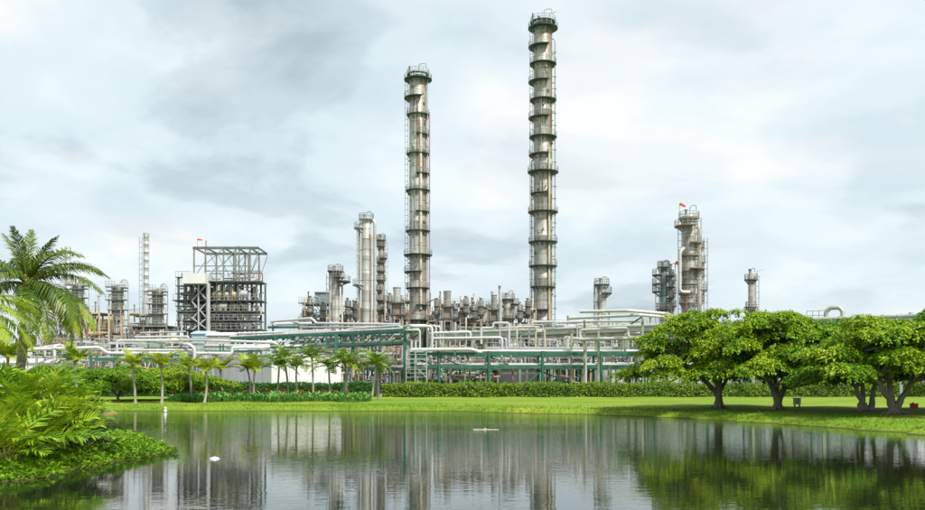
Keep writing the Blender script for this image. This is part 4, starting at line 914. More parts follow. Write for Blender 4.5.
for px in (38, 62, 92, 113, 140, 168, 186, 214, 246, 272):
    for dd in (-.4, 4): bar(R4, 'post', (X(px, DL), DL + dd, YZ), (X(px, DL), DL + dd, Z(354.5, DL)), .28, 'green_paint' if px % 4 == 0 else 'sage_steel')
    bar(R4, 'cross_beam', (X(px, DL), DL - .6, Z(355, DL)), (X(px, DL), DL + 4.3, Z(355, DL)), .26, 'green_paint')
for px in (113, 140, 168): bar(R4, 'brace', (X(px, DL), DL - .5, YZ + .2), (X(px + 14, DL), DL - .5, Z(355.4, DL)), .16, 'pale_steel')
for px in (147, 160, 180, 219, 222): bar(R4, 'bracket', (X(px, DL), DL + .6, Z(355, DL)), (X(px, DL), DL + .6, Z(344, DL)), .18, 'green_paint')
bar(R4, 'beam', q(95, 359.4, -.5), q(188, 359.4, -.5), .24, 'green_paint', .4); bar(R4, 'beam', q(205, 351.6, .2), q(262, 351.4, .2), .22, 'green_paint', .3)
R6 = thing('looped_pipes', 'white pipe loops stacked above the green lattice bridge', 'pipes', (X(300, 134), 134, YZ))
pipe(R6, [P(236, 339, 138), P(236, 333.4, 138), P(284, 332.2, 138), P(286, 338, 138)], .32, 'white_pipe')
pipe(R6, [P(262, 335.5, 139), P(262, 332, 139), P(240, 336, 144)], .26, 'clad_pipe')
pipe(R6, [P(271.5, 325, 140), P(271.5, 321.6, 140), P(312, 318.4, 136), P(316, 323.4, 136), P(400, 324.6, 128)], .36, 'white_pipe')
pipe(R6, [P(275, 326, 138), P(275, 324, 138), P(312, 323.6, 138)], .46, 'white_pipe')
pipe(R6, [P(297, 336, 132), P(297, 332, 132), P(337, 330.2, 130), P(339, 334, 130)], .38, 'white_pipe')
pipe(R6, [P(340, 331.6, 126), P(352, 329, 126), P(398, 326, 122), P(408, 331, 118)], .34, 'clad_pipe'); pipe(R6, [P(300, 327.4, 134), P(404, 326.8, 122)], .24, 'clad_pipe')
for px, D, tp in ((238, 138.2, 334), (283, 138.2, 333), (273, 139.2, 325), (310, 137, 324), (300, 132.2, 333), (334, 130.4, 331.4), (372, 125, 328.4)):
    bar(R6, 'post', (X(px, D), D, YZ), (X(px, D), D, Z(tp, D)), .26, 'green_paint')
bar(R6, 'beam', P(232, 338.5, 138.1), P(290, 337.4, 138.1), .24, 'green_paint', .4); bar(R6, 'beam', P(268, 327.4, 139), P(345, 327, 133), .2, 'green_paint', .36)

PS = 1.0
# ------------------------------------------------------------------ light pole
LPo = thing('light_pole', 'slim white light pole standing in front of the green pipe rack', 'light pole', (X(586, 109.6), 109.6, YZ))
MB().lathe((X(586, 109.6), 109.6, 0), [(.2, .7), (.2, YZ + .25), (.13, YZ + .3), (.085, Z(338.5, 109.6)), (.02, Z(338.2, 109.6))], 10).build('pole', 'white_pipe', LPo)
MB().tube([P(586, 338.6, 109.6), P(587.5, 337.6, 109.5), P(590.5, 337.4, 109.3)], [.05, .06, .05], 6).build('lamp_arm', 'white_pipe', LPo)
MB().box((X(589.5, 109.3), 109.1, Z(338.0, 109.3)), (X(594, 109.3), 109.45, Z(337.0, 109.3))).build('lamp_head', 'pale_steel', LPo, False)

# ------------------------------------------------------------------ spreading trees
def tree(label, base, trunks, crown, seed, bark='grey_bark', leaf='tree_leaf', nclump=230, nleaf=170, group='spreading shade trees on the lawn', cr=(.34, .8), name='shade_tree', leafL=.225):
    """trunks: polylines (dx,dy,dz,r) from the base; crown: (dx, dy, rx, ry, z_low, z_top)"""
    rng = np.random.default_rng(seed); t = thing(name, label, 'tree', base, group); bx = Vector(base)
    b_ = MB(); tips = []
    for tr in trunks:
        pts = [bx + Vector(p[:3]) for p in tr]; pp = []; rr = []
        for i in range(len(pts) - 1):
            for k in range(3):
                f = k / 3; j = Vector(rng.normal(0, .03, 3)) * (1 if i + k else 0)
                pp.append(pts[i].lerp(pts[i + 1], f) + j); rr.append((tr[i][3] * (1 - f) + tr[i + 1][3] * f) * .7)
        pp.append(pts[-1]); rr.append(tr[-1][3] * .7); b_.tube(pp, rr, 9); tips += pts[1:]
    r0 = .66 * max(tr[0][3] for tr in trunks)
    for k in range(7):                   # root flare
        a = k * .9 + rng.uniform(0, .4); d = Vector((math.cos(a), math.sin(a), 0)); L_ = rng.uniform(1.5, 2.6) * r0
        e = bx + d * L_ * 1.3; e.z = gz1(e.x, e.y) - .03
        b_.tube([bx + d * r0 * .35 + Vector((0, 0, r0 * 2.0)), bx + d * r0 * .85 + Vector((0, 0, r0 * .6)), e], [r0 * .3, r0 * .34, .03], 6)
    b_.build('trunk', bark, t)
    cx, cy, rx, ry, zl, zh = crown; cc = np.array(bx) + np.array([cx, cy, 0]); H_ = zh - zl
    cl = []; ph = rng.uniform(0, 6.28, 6); lobes = []
    nl = max(14, int(rx * ry * 1.9))
    for k in range(nl):                  # leafy masses carried by the main branches
        a = k * 2.39996 + rng.uniform(-.3, .3); f = math.sqrt((k + .4) / nl) * .88
        lump = 1 + .10 * math.sin(3 * a + ph[0]) + .08 * math.sin(5 * a + ph[1])
        h_ = max(.02, (1 - f ** 2.2) * .9) + rng.uniform(-.11, .11)
        if k % 3 == 2: h_ *= rng.uniform(.45, .8)
        lobes.append((cc[0] + math.cos(a) * f * rx * lump, cc[1] + math.sin(a) * f * ry * lump, bx.z + zl + H_ * h_, rng.uniform(.15, .27) * (rx + ry) / 2, a, f))
    for k in range(nclump):
        x, y, z, R_, a, f = lobes[k % nl]; th = rng.uniform(0, 6.28); e = math.asin(rng.uniform(-.12, 1))
        cl.append((x + math.cos(th) * math.cos(e) * R_, y + math.sin(th) * math.cos(e) * R_, z + math.sin(e) * R_ * .45, th, .35 + .65 * math.cos(e)))
        if k % 9 == 4: cl[-1] = (x + math.cos(a) * R_ * rng.uniform(.9, 1.7), y + math.sin(a) * R_ * rng.uniform(.9, 1.7), z + rng.uniform(-.25, .45), a, .8)
    cl = np.array(cl)
    # limbs to the clumps
    b_ = MB(); starts = [p for p in tips]
    for k in range(0, nclump, 3):
        p1 = Vector(cl[k][:3]); s = min(starts, key=lambda v: (v - p1).length + (3 if v.z > p1.z + .3 else 0)); mid = s.lerp(p1, .55) + Vector((0, 0, .25 + rng.uniform(-.15, .2)))
        dd = (p1 - s).length; b_.tube([s, s.lerp(mid, .5) + Vector(rng.normal(0, .06, 3)), mid, p1], [.035 + .016 * dd, .03 + .012 * dd, .03, .012], 5)
    b_.build('branch', bark, t)
    C, Dr, U, Ls = [], [], [], []
    for x, y, z, a, f in cl:
        rc = rng.uniform(*cr); m_ = int(nleaf * 1.9 * rc * rc * rng.uniform(.8, 1.2)) + 25
        rad = rc * np.sqrt(rng.random(m_)); th = rng.uniform(0, 2 * math.pi, m_)
        th = th + .35 * np.sin(5 * th + x)                       # leaves gather in sprays
        tilt = .42 * f
        lx, ly = rad * np.cos(th), rad * np.sin(th); lz = .30 * rc * (1 - (rad / rc) ** 2) - .12 * rad + rng.normal(0, .07, m_)
        out_ = lx * math.cos(a) + ly * math.sin(a); lz = lz - tilt * out_
        C.append(np.stack([x + lx, y + ly, z + lz], 1))
        dv = np.stack([np.cos(th) + rng.normal(0, .45, m_) + .3 * math.cos(a), np.sin(th) + rng.normal(0, .45, m_) + .3 * math.sin(a), -.35 - .5 * rad / rc + rng.normal(0, .3, m_)], 1)
        Dr.append(dv); U.append(np.stack([rng.normal(0, .35, m_), rng.normal(0, .35, m_), np.ones(m_)], 1)); Ls.append(rng.uniform(.7, 1.25, m_) * leafL)
    C = np.concatenate(C); Ls = np.concatenate(Ls)
    me = leaves('crown', C - np.array(bx), np.concatenate(Dr), np.concatenate(U), Ls, Ls * .5)
    o = mesh_obj('crown', me, leaf); o.location = bx; attach(o, t)
    return t
def tb_(px, py): v = ground_at(px, py); return (v.x, v.y, v.z - .05)
b1 = tb_(719, 408.5); s1 = b1[1] / K
tree('leaning shade tree whose low left crown reaches over the open hedge', b1, [[(0, 0, 0, .55), (.0, 0, .7, .38), (-.05, 0, 1.5, .34), (.25, .1, 2.6, .26), (.7, .2, 4.2, .13)], [(-.02, 0, .9, .3), (-.7, 0, 1.75, .24), (-1.7, -.1, 2.5, .18), (-3.0, -.3, 3.5, .09)], [(0, .1, 1.2, .24), (.8, .6, 2.2, .18), (2.0, 1.2, 3.2, .09)], [(0, .1, 1.6, .2), (-.8, 1.2, 3.2, .14), (-1.2, 1.8, 4.5, .07)]],
     (-.4, .3, 6.3, 5.0, 1.35, 6.75), 1, nclump=560)
b2_ = tb_(778, 410); 
tree('shade tree with a narrow forked trunk next to the small utility box', b2_, [[(0, 0, 0, .5), (0, 0, .6, .36), (-.35, 0, 1.5, .25), (-.9, .1, 2.6, .18), (-1.6, .2, 4.0, .09)], [(.05, 0, .5, .3), (.45, .1, 1.5, .24), (.9, .2, 2.7, .17), (1.8, .3, 4.0, .08)], [(0, .1, 1.2, .2), (.1, 1, 2.8, .15), (.2, 1.8, 4.2, .07)]],
     (.2, .4, 5.5, 4.8, 1.5, 6.65), 2, nclump=520)
b3 = tb_(864, 411)
tree('shade tree with two pale split trunks beside the V-shaped trunk', b3, [[(-.1, 0, 0, .42), (-.2, 0, .7, .26), (-.55, 0, 1.6, .2), (-1.8, .1, 2.7, .15), (-3.0, .2, 3.6, .07)], [(.55, .1, 0, .36), (.6, .1, .8, .24), (.75, .1, 1.7, .2), (1.2, .3, 3.0, .14), (1.8, .4, 4.2, .07)], [(.1, .3, 0, .3), (.15, .5, 1.5, .2), (.1, 1.2, 3.5, .1)]],
     (-.3, .6, 5.3, 4.8, 1.5, 5.6), 3, bark='pale_bark', nclump=520, leaf='tree_leaf_dark')
b4 = tb_(895, 414)
tree('shade tree with a V-shaped trunk standing closest to the pond bank', b4, [[(0, 0, 0, .48), (-.1, 0, .4, .36), (-.55, 0, 1.2, .25), (-1.1, 0, 2.1, .19), (-2.2, -.2, 3.6, .09)], [(.05, 0, .2, .34), (.4, 0, 1.0, .26), (1.0, .05, 1.9, .2), (1.9, .1, 3.4, .1)], [(0, .1, .4, .28), (.1, .8, 2.0, .2), (.2, 1.4, 3.8, .1)]],
     (.1, .1, 4.7, 4.3, 1.3, 5.5), 4, nclump=520)
b5 = tb_(985, 411)
tree('shade tree cut by the picture edge behind the red box', b5, [[(0, 0, 0, .5), (0, 0, .8, .34), (-.5, 0, 2, .24), (-1.4, .1, 3.6, .1)], [(.05, 0, .6, .3), (.7, .2, 2, .22), (1.6, .4, 3.8, .1)]],
     (-.6, .3, 5.0, 4.5, 1.5, 6.5), 6, nclump=340, leaf='tree_leaf_dark')
# low umbrella trees on the left bank
for px, py, seed, lab, w_, zt2 in ((118, 401, 21, 'low umbrella tree next to the clump palms on the near point', 4.6, 3.15), (172, 400.5, 22, 'low umbrella tree standing among the slim young palms', 4.9, 3.2), (60, 401, 23, 'low umbrella tree behind the big yellow-green clump palms', 4.6, 3.3)):
    bb = tb_(px, py)
    tree(lab, bb, [[(0, 0, 0, .24), (0, 0, .5, .17), (-.6, 0, 1.1, .13), (-1.7, .1, 1.7, .07)], [(0, 0, .4, .15), (.7, .1, 1.1, .12), (1.8, .1, 1.7, .06)], [(0, .1, .5, .13), (.1, .9, 1.4, .08)]],
         (0, .3, w_ + .6, 3.8, .75, zt2 - .15), seed, nclump=300, nleaf=190, group='low umbrella trees by the far bank', name='umbrella_tree', cr=(.35, .7), leafL=.21, leaf='tree_leaf_dark' if seed != 22 else 'tree_leaf')

# ------------------------------------------------------------------ hedges
def hedge(label, x0, x1, y, w, h, seed, leaf, dens=95, name='hedge', slope=0.0):
    rng = np.random.default_rng(seed); zb = gz1((x0 + x1) / 2, y)
    t = thing(name, label, 'hedge', ((x0 + x1) / 2, y, zb))
    n_ = int((x1 - x0) / 1.0); rings = []
    for i in range(n_ + 1):
        x = x0 + (x1 - x0) * i / n_; yy = y + slope * (x - x0); z = gz1(x, yy) - .05; hh = h - .2 + .06 * math.sin(x * .9) + .04 * math.sin(x * 2.3)
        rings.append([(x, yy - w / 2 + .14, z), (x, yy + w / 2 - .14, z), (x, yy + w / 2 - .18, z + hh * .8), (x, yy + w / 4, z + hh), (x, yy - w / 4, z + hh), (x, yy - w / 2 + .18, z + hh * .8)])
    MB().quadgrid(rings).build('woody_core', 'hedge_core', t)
    per = h + w * .9; N = int((x1 - x0) * per * dens); xx = rng.uniform(x0, x1, N); s = rng.random(N) * per
    front = s < h * .9
    zz_ = np.where(front, s, h * .92 + .1 * np.sin(xx * .9) + .05 * np.sin(xx * 2.9) + rng.normal(0, .07, N))
    yy = np.where(front, -w / 2 + rng.normal(0, .07, N) + .12 * (s / h) ** 3, -w / 2 + (s - h * .9) + .05)
    yy = yy + 0.07 * np.sin(xx * 3.1 + zz_ * 4)
    Y_ = y + yy + slope * (xx - x0); C = np.stack([xx, Y_, zz_ + gz(xx, Y_) - .02], 1)
    nr = np.where(front[:, None], np.array([[0, -1, .25]]), np.array([[0, -.2, 1]])) + rng.normal(0, .45, (N, 3))
    Dv = rng.normal(0, .8, (N, 3)) + np.array([[0, -.35, .25]])
    Ls = rng.uniform(.16, .30, N)
    me = leaves('foliage', C - np.array([(x0 + x1) / 2, y, zb]), Dv, nr, Ls, Ls * .55)
    o = mesh_obj('foliage', me, leaf); o.location = ((x0 + x1) / 2, y, zb); attach(o, t)
    return t
hedge('long bright clipped hedge in front of the green pipe rack', X(383, 103), 62, 103, 2.2, 1.62, 31, 'hedge_leaf', 70)
hedge('dark green clipped hedge behind the row of young palms', X(236, 105), X(378, 105) - .2, 105.4, 2.0, 1.62, 32, 'hedge_leaf_dark', 90)
hedge('low dark hedge between umbrella trees and white pipes', -75, X(236, 105) - .3, 106.5, 2.0, 1.3, 33, 'hedge_leaf_dark', 60)

# ------------------------------------------------------------------ palms
def frond_mesh(name, L, a0, bend, nl, ll, lw, hang, seed, fold=.35, rr=.03, fwd=.75):
    """feather leaf starting at the origin along +X; a0 launch angle, bend total droop (radians)"""
    rng = np.random.default_rng(seed); n_ = 14; pts = [np.zeros(3)]; tang = []
    for i in range(n_):
        a = a0 - bend * ((i + .5) / n_) ** 1.35; d = np.array([math.cos(a), .02 * math.sin(i), math.sin(a)]); tang.append(d); pts.append(pts[-1] + d * L / n_)
    tang.append(tang[-1]); pts = np.array(pts); tang = np.array(tang)
    b_ = MB().tube([tuple(p) for p in pts], [rr * (1 - .85 * i / n_) for i in range(n_ + 1)], 4)
    for k in range(nl):
        t = .1 + .9 * (k + rng.random() * .6) / nl; f = t * n_; i = min(int(f), n_ - 1); p = pts[i] * (1 - f + i) + pts[i + 1] * (f - i); tg = tang[i]
        up = np.cross(np.array([0, 1., 0]), tg); up = -up if up[2] < 0 else up
        env = (math.sin(math.pi * min(1, .12 + t * .86)) ** .6) * (.8 + .4 * rng.random()); l_ = ll * max(env, .18)
        for s in (-1, 1):
            d = tg * fwd * (.5 + .8 * t) + np.array([0, s, 0]) + up * fold * rng.uniform(.4, 1.4) + rng.normal(0, .09, 3); d /= np.linalg.norm(d)
            m1 = p + d * l_ * .5; d2 = d + np.array([0, 0, -hang * rng.uniform(.6, 1.4)]); d2 /= np.linalg.norm(d2); e = m1 + d2 * l_ * .5
            wv = np.cross(d, up); wv = wv / (np.linalg.norm(wv) + 1e-9) * lw * .5
            base = len(b_.v)
            b_.v += [tuple(p - wv * .5), tuple(p + wv * .5), tuple(m1 + wv), tuple(m1 - wv), tuple(e + wv * .12), tuple(e - wv * .12)]
            b_.f += [(base, base + 1, base + 2, base + 3), (base + 3, base + 2, base + 4, base + 5)]
    return b_.mesh(name, False)
def palm(name, label, base, top, r0, r1, fr, group, bend=(0, 0), sheath=True, bark='palm_bark'):
    """fr: list of (mesh, azimuth deg, tilt deg about the frond's side axis, scale)"""
    base, top = Vector(base), Vector(top); t = thing(name, label, 'palm tree', base, group)
    n_ = 10; pts = []; rr = []
    for i in range(n_ + 1):
        f = i / n_; p = base.lerp(top, f) + Vector((bend[0] * math.sin(math.pi * f), bend[1] * math.sin(math.pi * f), 0)); pts.append(p)
        rr.append((r0 * 1.5 if i == 0 else r0 + (r1 - r0) * f) * (1 + .05 * (i % 2)))
    pts[0] = pts[0] - Vector((0, 0, .1))
    MB().tube(pts, rr, 9).build('trunk', bark, t)
    if sheath: MB().tube([top - Vector((0, 0, r1 * 1.5)), top + Vector((0, 0, r1)), top + Vector((0, 0, r1 * 4))], [r1 * 1.2, r1 * 1.55, r1 * .5], 8).build('crown_sheath', 'palm_sheath', t)
    for me, az, tilt, sc in fr:
        o = bpy.data.objects.new('frond', me); col.objects.link(o); o.location = top + Vector((0, 0, r1 * 1.2))
        o.rotation_mode = 'XYZ'
        o.rotation_euler = (Matrix.Rotation(math.radians(az), 3, 'Z') @ Matrix.Rotation(math.radians(-tilt), 3, 'Y')).to_euler(); o.scale = (sc, sc, sc); attach(o, t)
    return t
def mk(mat, *a, **k):
    me = frond_mesh(*a, **k); me.materials.append(MATS[mat]); return me
SF = [mk('palm_leaf', 'frond', 2.3, .35, 1.2, 20, .6, .1, .7, 50 + i, rr=.04) for i in range(3)]
SFY = [mk('palm_leaf_yellow', 'frond', 2.1, .35, 1.0, 20, .6, .12, .5, 60 + i, rr=.04) for i in range(3)]
def small_palm(px, by, cx, cy, kind, seed, label, D=None):
    rng = random.Random(seed); g0 = ground_at(px, by) if D is None else Vector((X(px, D), D, gz1(X(px, D), D))); D = g0.y
    top = Vector((X(cx, D), D, Z(cy, D))); fr = []
    ms = SFY if kind == 'y' else SF; n_ = 11 if kind == 'y' else 14
    for i in range(n_):
        a = i * 137.5 + rng.uniform(-14, 14); f = i / n_
        fr.append((rng.choice(ms), a, (46 - 66 * f if kind == 'd' else 48 - 48 * f) + rng.uniform(-10, 10), rng.uniform(.85, 1.2)))
    return palm('young_palm', label, g0, top, .12, .085, fr, 'young palms along the far bank', (rng.uniform(-.2, .2), 0), bark='pale_bark')
PL = 'young palm with yellowish upright fronds by the far bank'
for k, (px, by, cx, cy, kd, lab, D) in enumerate((
    (135.6, 403.8, 132.5, 367, 'y', 'thin sparse-crowned young palm, next after the near clump palms', None), (161.7, 403.6, 161, 367.5, 'y', 'young palm in front of the gap between the umbrella trees', None),
    (190.7, 402, 189, 369, 'y', 'young yellowish palm at the start of the flower bed', None), (204.3, 403, 206, 373, 'y', 'short thick-crowned yellowish palm before the white building edge', None),
    (221.6, 398, 220.5, 371.5, 'y', 'lone young palm against the shaded white wall', 92), (249.3, 398, 247.6, 370, 'y', 'one of two close young palms on the shaded white wall', 92), (254.7, 398, 255, 371, 'y', 'one of two close young palms on the shaded white wall', 91),
    (275.7, 398, 279, 367, 'd', 'leaning young palm in front of the white building corner', 92), (288.6, 398, 284.3, 359.5, 'd', 'tall curved young palm just past the white building corner', 93), (298.4, 398, 296.6, 367, 'd', 'short green palm between two taller ones before the bright wall', 91),
    (313, 398, 312, 358.5, 'd', 'tallest straight young palm in front of the bright wall', 92), (330.4, 398, 328.6, 367, 'd', 'thin green palm near the end of the bright wall', 93), (342, 398, 345, 363, 'd', 'one of a pair of green palms at the white building end', 92), (345.5, 398, 349, 364.5, 'd', 'one of a pair of green palms at the white building end', 91),
    (371.5, 399.5, 375.5, 366, 'd', 'one of two crossing palms beyond the flower bed end', 90), (379, 400, 376.5, 365, 'd', 'one of two crossing palms beyond the flower bed end', 91.5))):
    small_palm(px, by, cx, cy, kd, 700 + k, lab, D)
small_palm(72, 402, 75, 364, 'y', 760, 'young yellowish palm behind the near clump palms', 66); small_palm(6, 402, 8, 360, 'y', 761, 'young yellowish palm behind the coconut palm trunk', 62)

# tall coconut palm on the near point and a second one cut by the frame
BF = [mk('coconut_leaf', 'frond', 3.5, .25, 1.25, 62, .8, .055, 1.5, 80 + i, rr=.05, fold=.1) for i in range(4)]
BFY = [mk('palm_leaf_yellow', 'frond', 3.4, .25, 1.35, 58, .75, .055, 1.6, 90 + i, rr=.05, fold=.05) for i in range(3)]
BFU = [mk('coconut_leaf', 'frond', 3.0, .15, .45, 54, .62, .05, .7, 86 + i, rr=.05, fold=.3) for i in range(2)]
Dp = 34.5; gb = Vector((X(10, Dp), Dp, gz1(X(10, Dp), Dp))); gt = Vector((X(27, Dp), Dp, Z(288, Dp)))
fr = []
for i, (az, ti) in enumerate(((15, 22), (-8, 8), (-30, 30), (-5, -16), (-35, -10), (20, -24), (-62, -22), (-95, 4), (-120, -20), (150, 16), (175, 34), (165, -5), (205, -20), (60, 28), (120, 30), (75, -18), (240, 20))):
    me = BF[i % 4] if ti > -14 else (BFY[i % 3] if i % 2 else BF[i % 4]); fr.append((me, az, ti, .92 + .05 * (i % 5)))
for i, (az, ti) in enumerate(((-10, -24), (8, -38), (-40, -34), (-60, -40), (30, -30))): fr.append((BFY[i % 3], az, ti, .95))
for az, ti in ((100, 78), (20, 62), (-20, 52), (170, 64), (260, 70)): fr.append((BFU[az % 2], az, ti, .75))
cp = palm('coconut_palm', 'tall coconut palm with arching feathery fronds behind the near clump palms', gb, gt, .19, .15, fr, None, (.12, 0))
Dq = 27.5; gq = Vector((X(-45, Dq), Dq, gz1(X(-45, Dq), Dq))); qt = Vector((X(-40, Dq), Dq, Z(318, Dq))); fr = []
for i, (az, ti) in enumerate(((10, 24), (-15, 10), (0, -8), (-30, -4), (30, 8), (-50, -20), (20, -22), (60, 20), (100, 10), (150, 25), (190, 5), (230, 20), (270, -10), (-75, 15))): fr.append((BFY[i % 3], az, ti, .72 + .04 * (i % 4)))
palm('coconut_palm', 'yellow-fronded coconut palm whose trunk is outside the frame edge', gq, qt, .18, .14, fr, None)

# clump palms on the near point
AF = [mk('areca_leaf', 'frond', 1.05 + .1 * i, .35, .95, 12, .52, .07, .5, 120 + i, rr=.018, fold=.45) for i in range(4)]
rng = random.Random(77)
def areca(label, x, y, n_, h, spread, name='clump_palm', meshes=AF, group='yellow-green clump palms on the near point', stem='stem_green'):
    z0 = gz1(x, y); t = thing(name, label, 'palm', (x, y, z0), group); b_ = MB()
    for i in range(n_):
        a = i * 2.4 + rng.uniform(-.3, .3); f = math.sqrt((i + .5) / n_); lean = spread * f
        hb = h * (1 - .72 * f * f) * rng.uniform(.75, 1.0); bx = Vector((x + .28 * f * math.cos(a), y + .28 * f * math.sin(a), z0 - .05)); tp = Vector((x + lean * math.cos(a), y + lean * math.sin(a), z0 + max(.12, hb * .62)))
        b_.tube([bx, bx.lerp(tp, .5) + Vector((0, 0, .1)), tp], [.03, .024, .014], 5)
        me = meshes[i % len(meshes)]; o = bpy.data.objects.new('frond', me); col.objects.link(o); o.location = tp
        o.rotation_euler = (Matrix.Rotation(a + rng.uniform(-.4, .4), 3, 'Z') @ Matrix.Rotation(-math.radians(60 - 52 * f + rng.uniform(-18, 18)), 3, 'Y') @ Matrix.Rotation(rng.uniform(-.5, .5), 3, 'X')).to_euler()
        s = rng.uniform(.75, 1.15); o.scale = (s, s, s); attach(o, t)
    b_.build('stem', stem, t); return t
AL = 'yellow-green feathery clump palm in the thicket on the near grassy point'
for px, D, n_, h, sp in ((14, 25.5, 34, 2.5, .65), (42, 26.5, 40, 2.9, .7), (66, 27.5, 30, 2.2, .6), (-10, 26, 34, 2.9, .75), (30, 24.6, 26, 1.6, .5), (0, 24.2, 24, 1.3, .5), (56, 28.8, 34, 3.0, .7), (20, 28.5, 34, 3.3, .75), (-32, 25, 26, 2.6, .8), (54, 25.6, 20, 1.2, .42), (6, 22.9, 18, .8, .4), (-14, 22.6, 18, 1.0, .45)):
    areca(AL, X(px, D), D, n_, h, sp)
DKF = [mk('dark_frond_leaf', 'frond', .95, .35, 1.3, 22, .24, .035, .4, 140 + i, rr=.015, fold=.3) for i in range(2)]
areca('dark green low palm at the foot of the clump palm thicket', X(78, 27), 27, 30, 1.0, .45, 'low_palm', DKF, None)
DRY = [mk('dry_frond', 'frond', 1.1, .1, 1.0, 26, .3, .04, .9, 150 + i, rr=.02, fold=-.2) for i in range(2)]
dd = areca('brown withered palm leaning out over the water beside the thicket', X(82, 28.8), 28.8, 6, 1.5, .3, 'withered_palm', DRY, None, 'dry_frond')

# ------------------------------------------------------------------ canna bed
CM = []; CFm = []
for k in range(5):
    r_ = np.random.default_rng(300 + k); C, Dv, U, Ls, Ws = [], [], [], [], []
    for i in range(26):
        a = r_.uniform(0, 6.28); z = r_.uniform(.0, .62); rr = r_.uniform(0, .22)
        C.append((rr * math.cos(a), rr * math.sin(a), z)); Dv.append((math.cos(a), math.sin(a), r_.uniform(.5, 1.7))); U.append((-math.cos(a), -math.sin(a), .8)); Ls.append(r_.uniform(.42, .68)); Ws.append(r_.uniform(.17, .26))
    me = leaves('leaves', np.array(C), np.array(Dv), np.array(U), Ls, Ws); me.materials.append(MATS['canna_leaf']); CM.append(me)
    n_ = r_.integers(2, 5); c0 = np.stack([r_.normal(0, .1, n_), r_.normal(0, .1, n_), r_.uniform(1.02, 1.22, n_)], 1)
    me = leaves('flowers', c0, np.stack([r_.normal(0, 1, n_), r_.normal(0, 1, n_), r_.uniform(.2, 1, n_)], 1), np.tile([0, .2, 1.], (n_, 1)), .15, .1); me.materials.append(MATS['canna_flower']); CFm.append(me)
rng = random.Random(9); cnt = 0
for row in range(5):
    D = 84 + row * 1.25; px = 172 + row * 2
    while px < 371:
        x = X(px + rng.uniform(-1, 1), D); y = D + rng.uniform(-.35, .35); z = gz1(x, y) - .02; fl = rng.random() < .42
        if not (px > 362 and row < 1):
            t = thing('canna_plant', 'leafy canna plant with red flowers in the bank flower bed' if fl else 'leafy green canna plant without flowers in the bank flower bed', 'flower', (x, y, z), 'canna plants in the long flower bed')
            k = rng.randrange(5); s = rng.uniform(.8, 1.12); rot = rng.uniform(0, 6.28)
            for nm, me in (('leaves', CM[k]),) + ((('flowers', CFm[k]),) if fl else ()):
                o = bpy.data.objects.new(nm, me); col.objects.link(o); o.parent = t; o.scale = (s, s, s * rng.uniform(.85, 1)); o.rotation_euler.z = rot
        px += rng.uniform(4.2, 6.6)

# ------------------------------------------------------------------ ground cover on the point and grass along the banks
rng = np.random.default_rng(44)
N = 80000; xx = rng.uniform(-19, -9.2, N); yy = rng.uniform(15, 42, N); s = sdist(xx, yy) + wob(xx, yy); k = (s > .02) & (s < 7.5) & (xx > -.60 * yy); xx, yy = xx[k], yy[k]; n_ = len(xx)
th = rng.uniform(0, 6.28, n_); tuft = .06 + .07 * (np.sin(xx * 3.3 + yy) * np.sin(yy * 2.7 - xx) > .1)
C = np.stack([xx, yy, gz(xx, yy) + rng.uniform(0, 1, n_) * tuft], 1)
Ls = rng.uniform(.09, .19, n_)
me = leaves('ground_cover', C, np.stack([np.cos(th), np.sin(th), rng.uniform(.0, .9, n_)], 1), np.stack([rng.normal(0, .3, n_), rng.normal(0, .3, n_), np.ones(n_)], 1), Ls, Ls * .6)
o = mesh_obj('ground_cover', me, 'cover_leaf'); o['kind'] = 'stuff'; tag(o, 'bright green creeping ground cover on the near grassy point', 'plants')
N = 130000; xx = rng.uniform(-34, 34, N); yy = rng.uniform(36, 82, N); s = sdist(xx, yy) + wob(xx, yy)
k = (s > .12) & (s < 5.0) & (rng.random(N) < np.exp(-s / 2.2)) & ~((xx < -9) & (yy < 60)); xx, yy = xx[k], yy[k]; n_ = len(xx)
C = np.stack([xx, yy, gz(xx, yy) - .01], 1); Ls = rng.uniform(.07, .17, n_) * (1 + 1.1 * np.clip(np.sin(xx * 1.9 + np.sin(yy * 1.3) * 2) * np.sin(yy * 1.1 + xx * .4) + .1, 0, 1) * np.exp(-np.maximum(s[k], 0) / 1.2))
me = leaves('bank_grass', C, np.stack([rng.normal(0, .5, n_), rng.normal(0, .5, n_) - .2, np.ones(n_)], 1), np.stack([rng.normal(0, 1, n_), -np.ones(n_), rng.normal(0, .2, n_)], 1), Ls, .05)
o = mesh_obj('bank_grass', me, 'grass_leaf'); o['kind'] = 'stuff'; tag(o, 'rough longer grass along the far pond bank', 'grass')

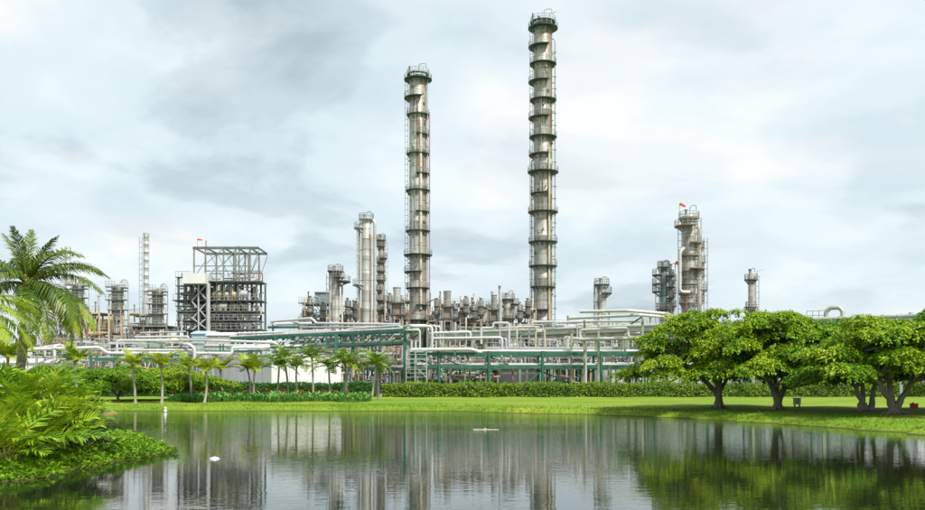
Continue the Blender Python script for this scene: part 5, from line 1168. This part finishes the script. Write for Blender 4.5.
# ------------------------------------------------------------------ small things
v = ground_at(797, 407.5)
ub = thing('utility_box', 'small pale utility cabinet on two legs between the tree trunks', 'utility box', (v.x, v.y, v.z - .04))
w = 3.1 * v.y / K
MB().box((v.x - w, v.y - .16, v.z + .2), (v.x + w, v.y + .16, v.z + .62)).build('cabinet', 'white_wall', ub, False)
MB().box((v.x - w - .03, v.y - .2, v.z + .623), (v.x + w + .03, v.y + .2, v.z + .67)).build('lid', 'pale_steel', ub, False)
MB().box((v.x - .015, v.y - .175, v.z + .24), (v.x + .015, v.y - .158, v.z + .58)).build('door_seam', 'frame_steel', ub, False)
for s in (-1, 1): bar(ub, 'leg', (v.x + s * w * .75, v.y, v.z - .05), (v.x + s * w * .75, v.y, v.z + .2), .09, 'sage_steel')
v = ground_at(914, 408.5)
rb = thing('red_box', 'small red equipment box on the lawn beyond the V-shaped trunk', 'box', (v.x, v.y, v.z - .04)); w = 2.7 * v.y / K
MB().box((v.x - w, v.y - .2, v.z - .05), (v.x + w, v.y + .2, v.z + .27)).build('body', 'red_paint', rb, False)
MB().box((v.x - w - .03, v.y - .23, v.z + .273), (v.x + w + .03, v.y + .23, v.z + .32)).build('lid', 'red_paint', rb, False)
MB().lathe((v.x - w * .4, v.y, 0), [(.06, v.z + .32), (.06, v.z + .38), (.03, v.z + .4)], 8).build('knob', 'dark_deck', rb)
# floats on the pond
x, y = X(165.4, 74), 74
fb = thing('buoy', 'small white buoy floating close to the far bank', 'buoy', (x, y, 0))
MB().lathe((x, y, 0), [(.02, -.1), (.12, -.08), (.17, .02), (.13, .1), (.08, .14), (.07, .24), (.1, .28), (.09, .36), (.03, .4)], 14).build('float_body', 'buoy_white', fb)
MB().lathe((x, y, 0), [(.172, -.01), (.178, .02), (.165, .05)], 14, False).build('waterline_ring', 'dark_deck', fb)
x, y = X(214.5, 28), 28
ff = thing('float', 'pale turquoise domed float lying on open water', 'float', (x, y, 0))
MB().lathe((x, y, 0), [(.05, -.08), (.13, -.06), (.165, 0), (.15, .03), (.09, .055), (.02, .06)], 16).build('float_body', 'float_plastic', ff)
MB().lathe((x, y, 0), [(.03, .05), (.03, .075), (.015, .08)], 8).build('cap', 'buoy_white', ff)
x, y = X(486, 45.5), 45.5
fl = thing('floating_board', 'flat weathered board adrift in the middle of the pond', 'board', (x, y, 0))
MB().quadgrid([[(x + a * .66, y - .12 + .03 * a, -.03), (x + a * .66, y + .12 + .03 * a, -.03), (x + a * .66, y + .12 + .03 * a, .03 - .012 * a), (x + a * .66, y - .12 + .03 * a, .03 - .012 * a)] for a in (-1, -.3, .4, 1)]).build('plank', 'board_wood', fl, False)
MB().box((x - .1, y - .1, .03), (x + .02, y + .12, .075)).build('cross_batten', 'board_wood', fl, False)
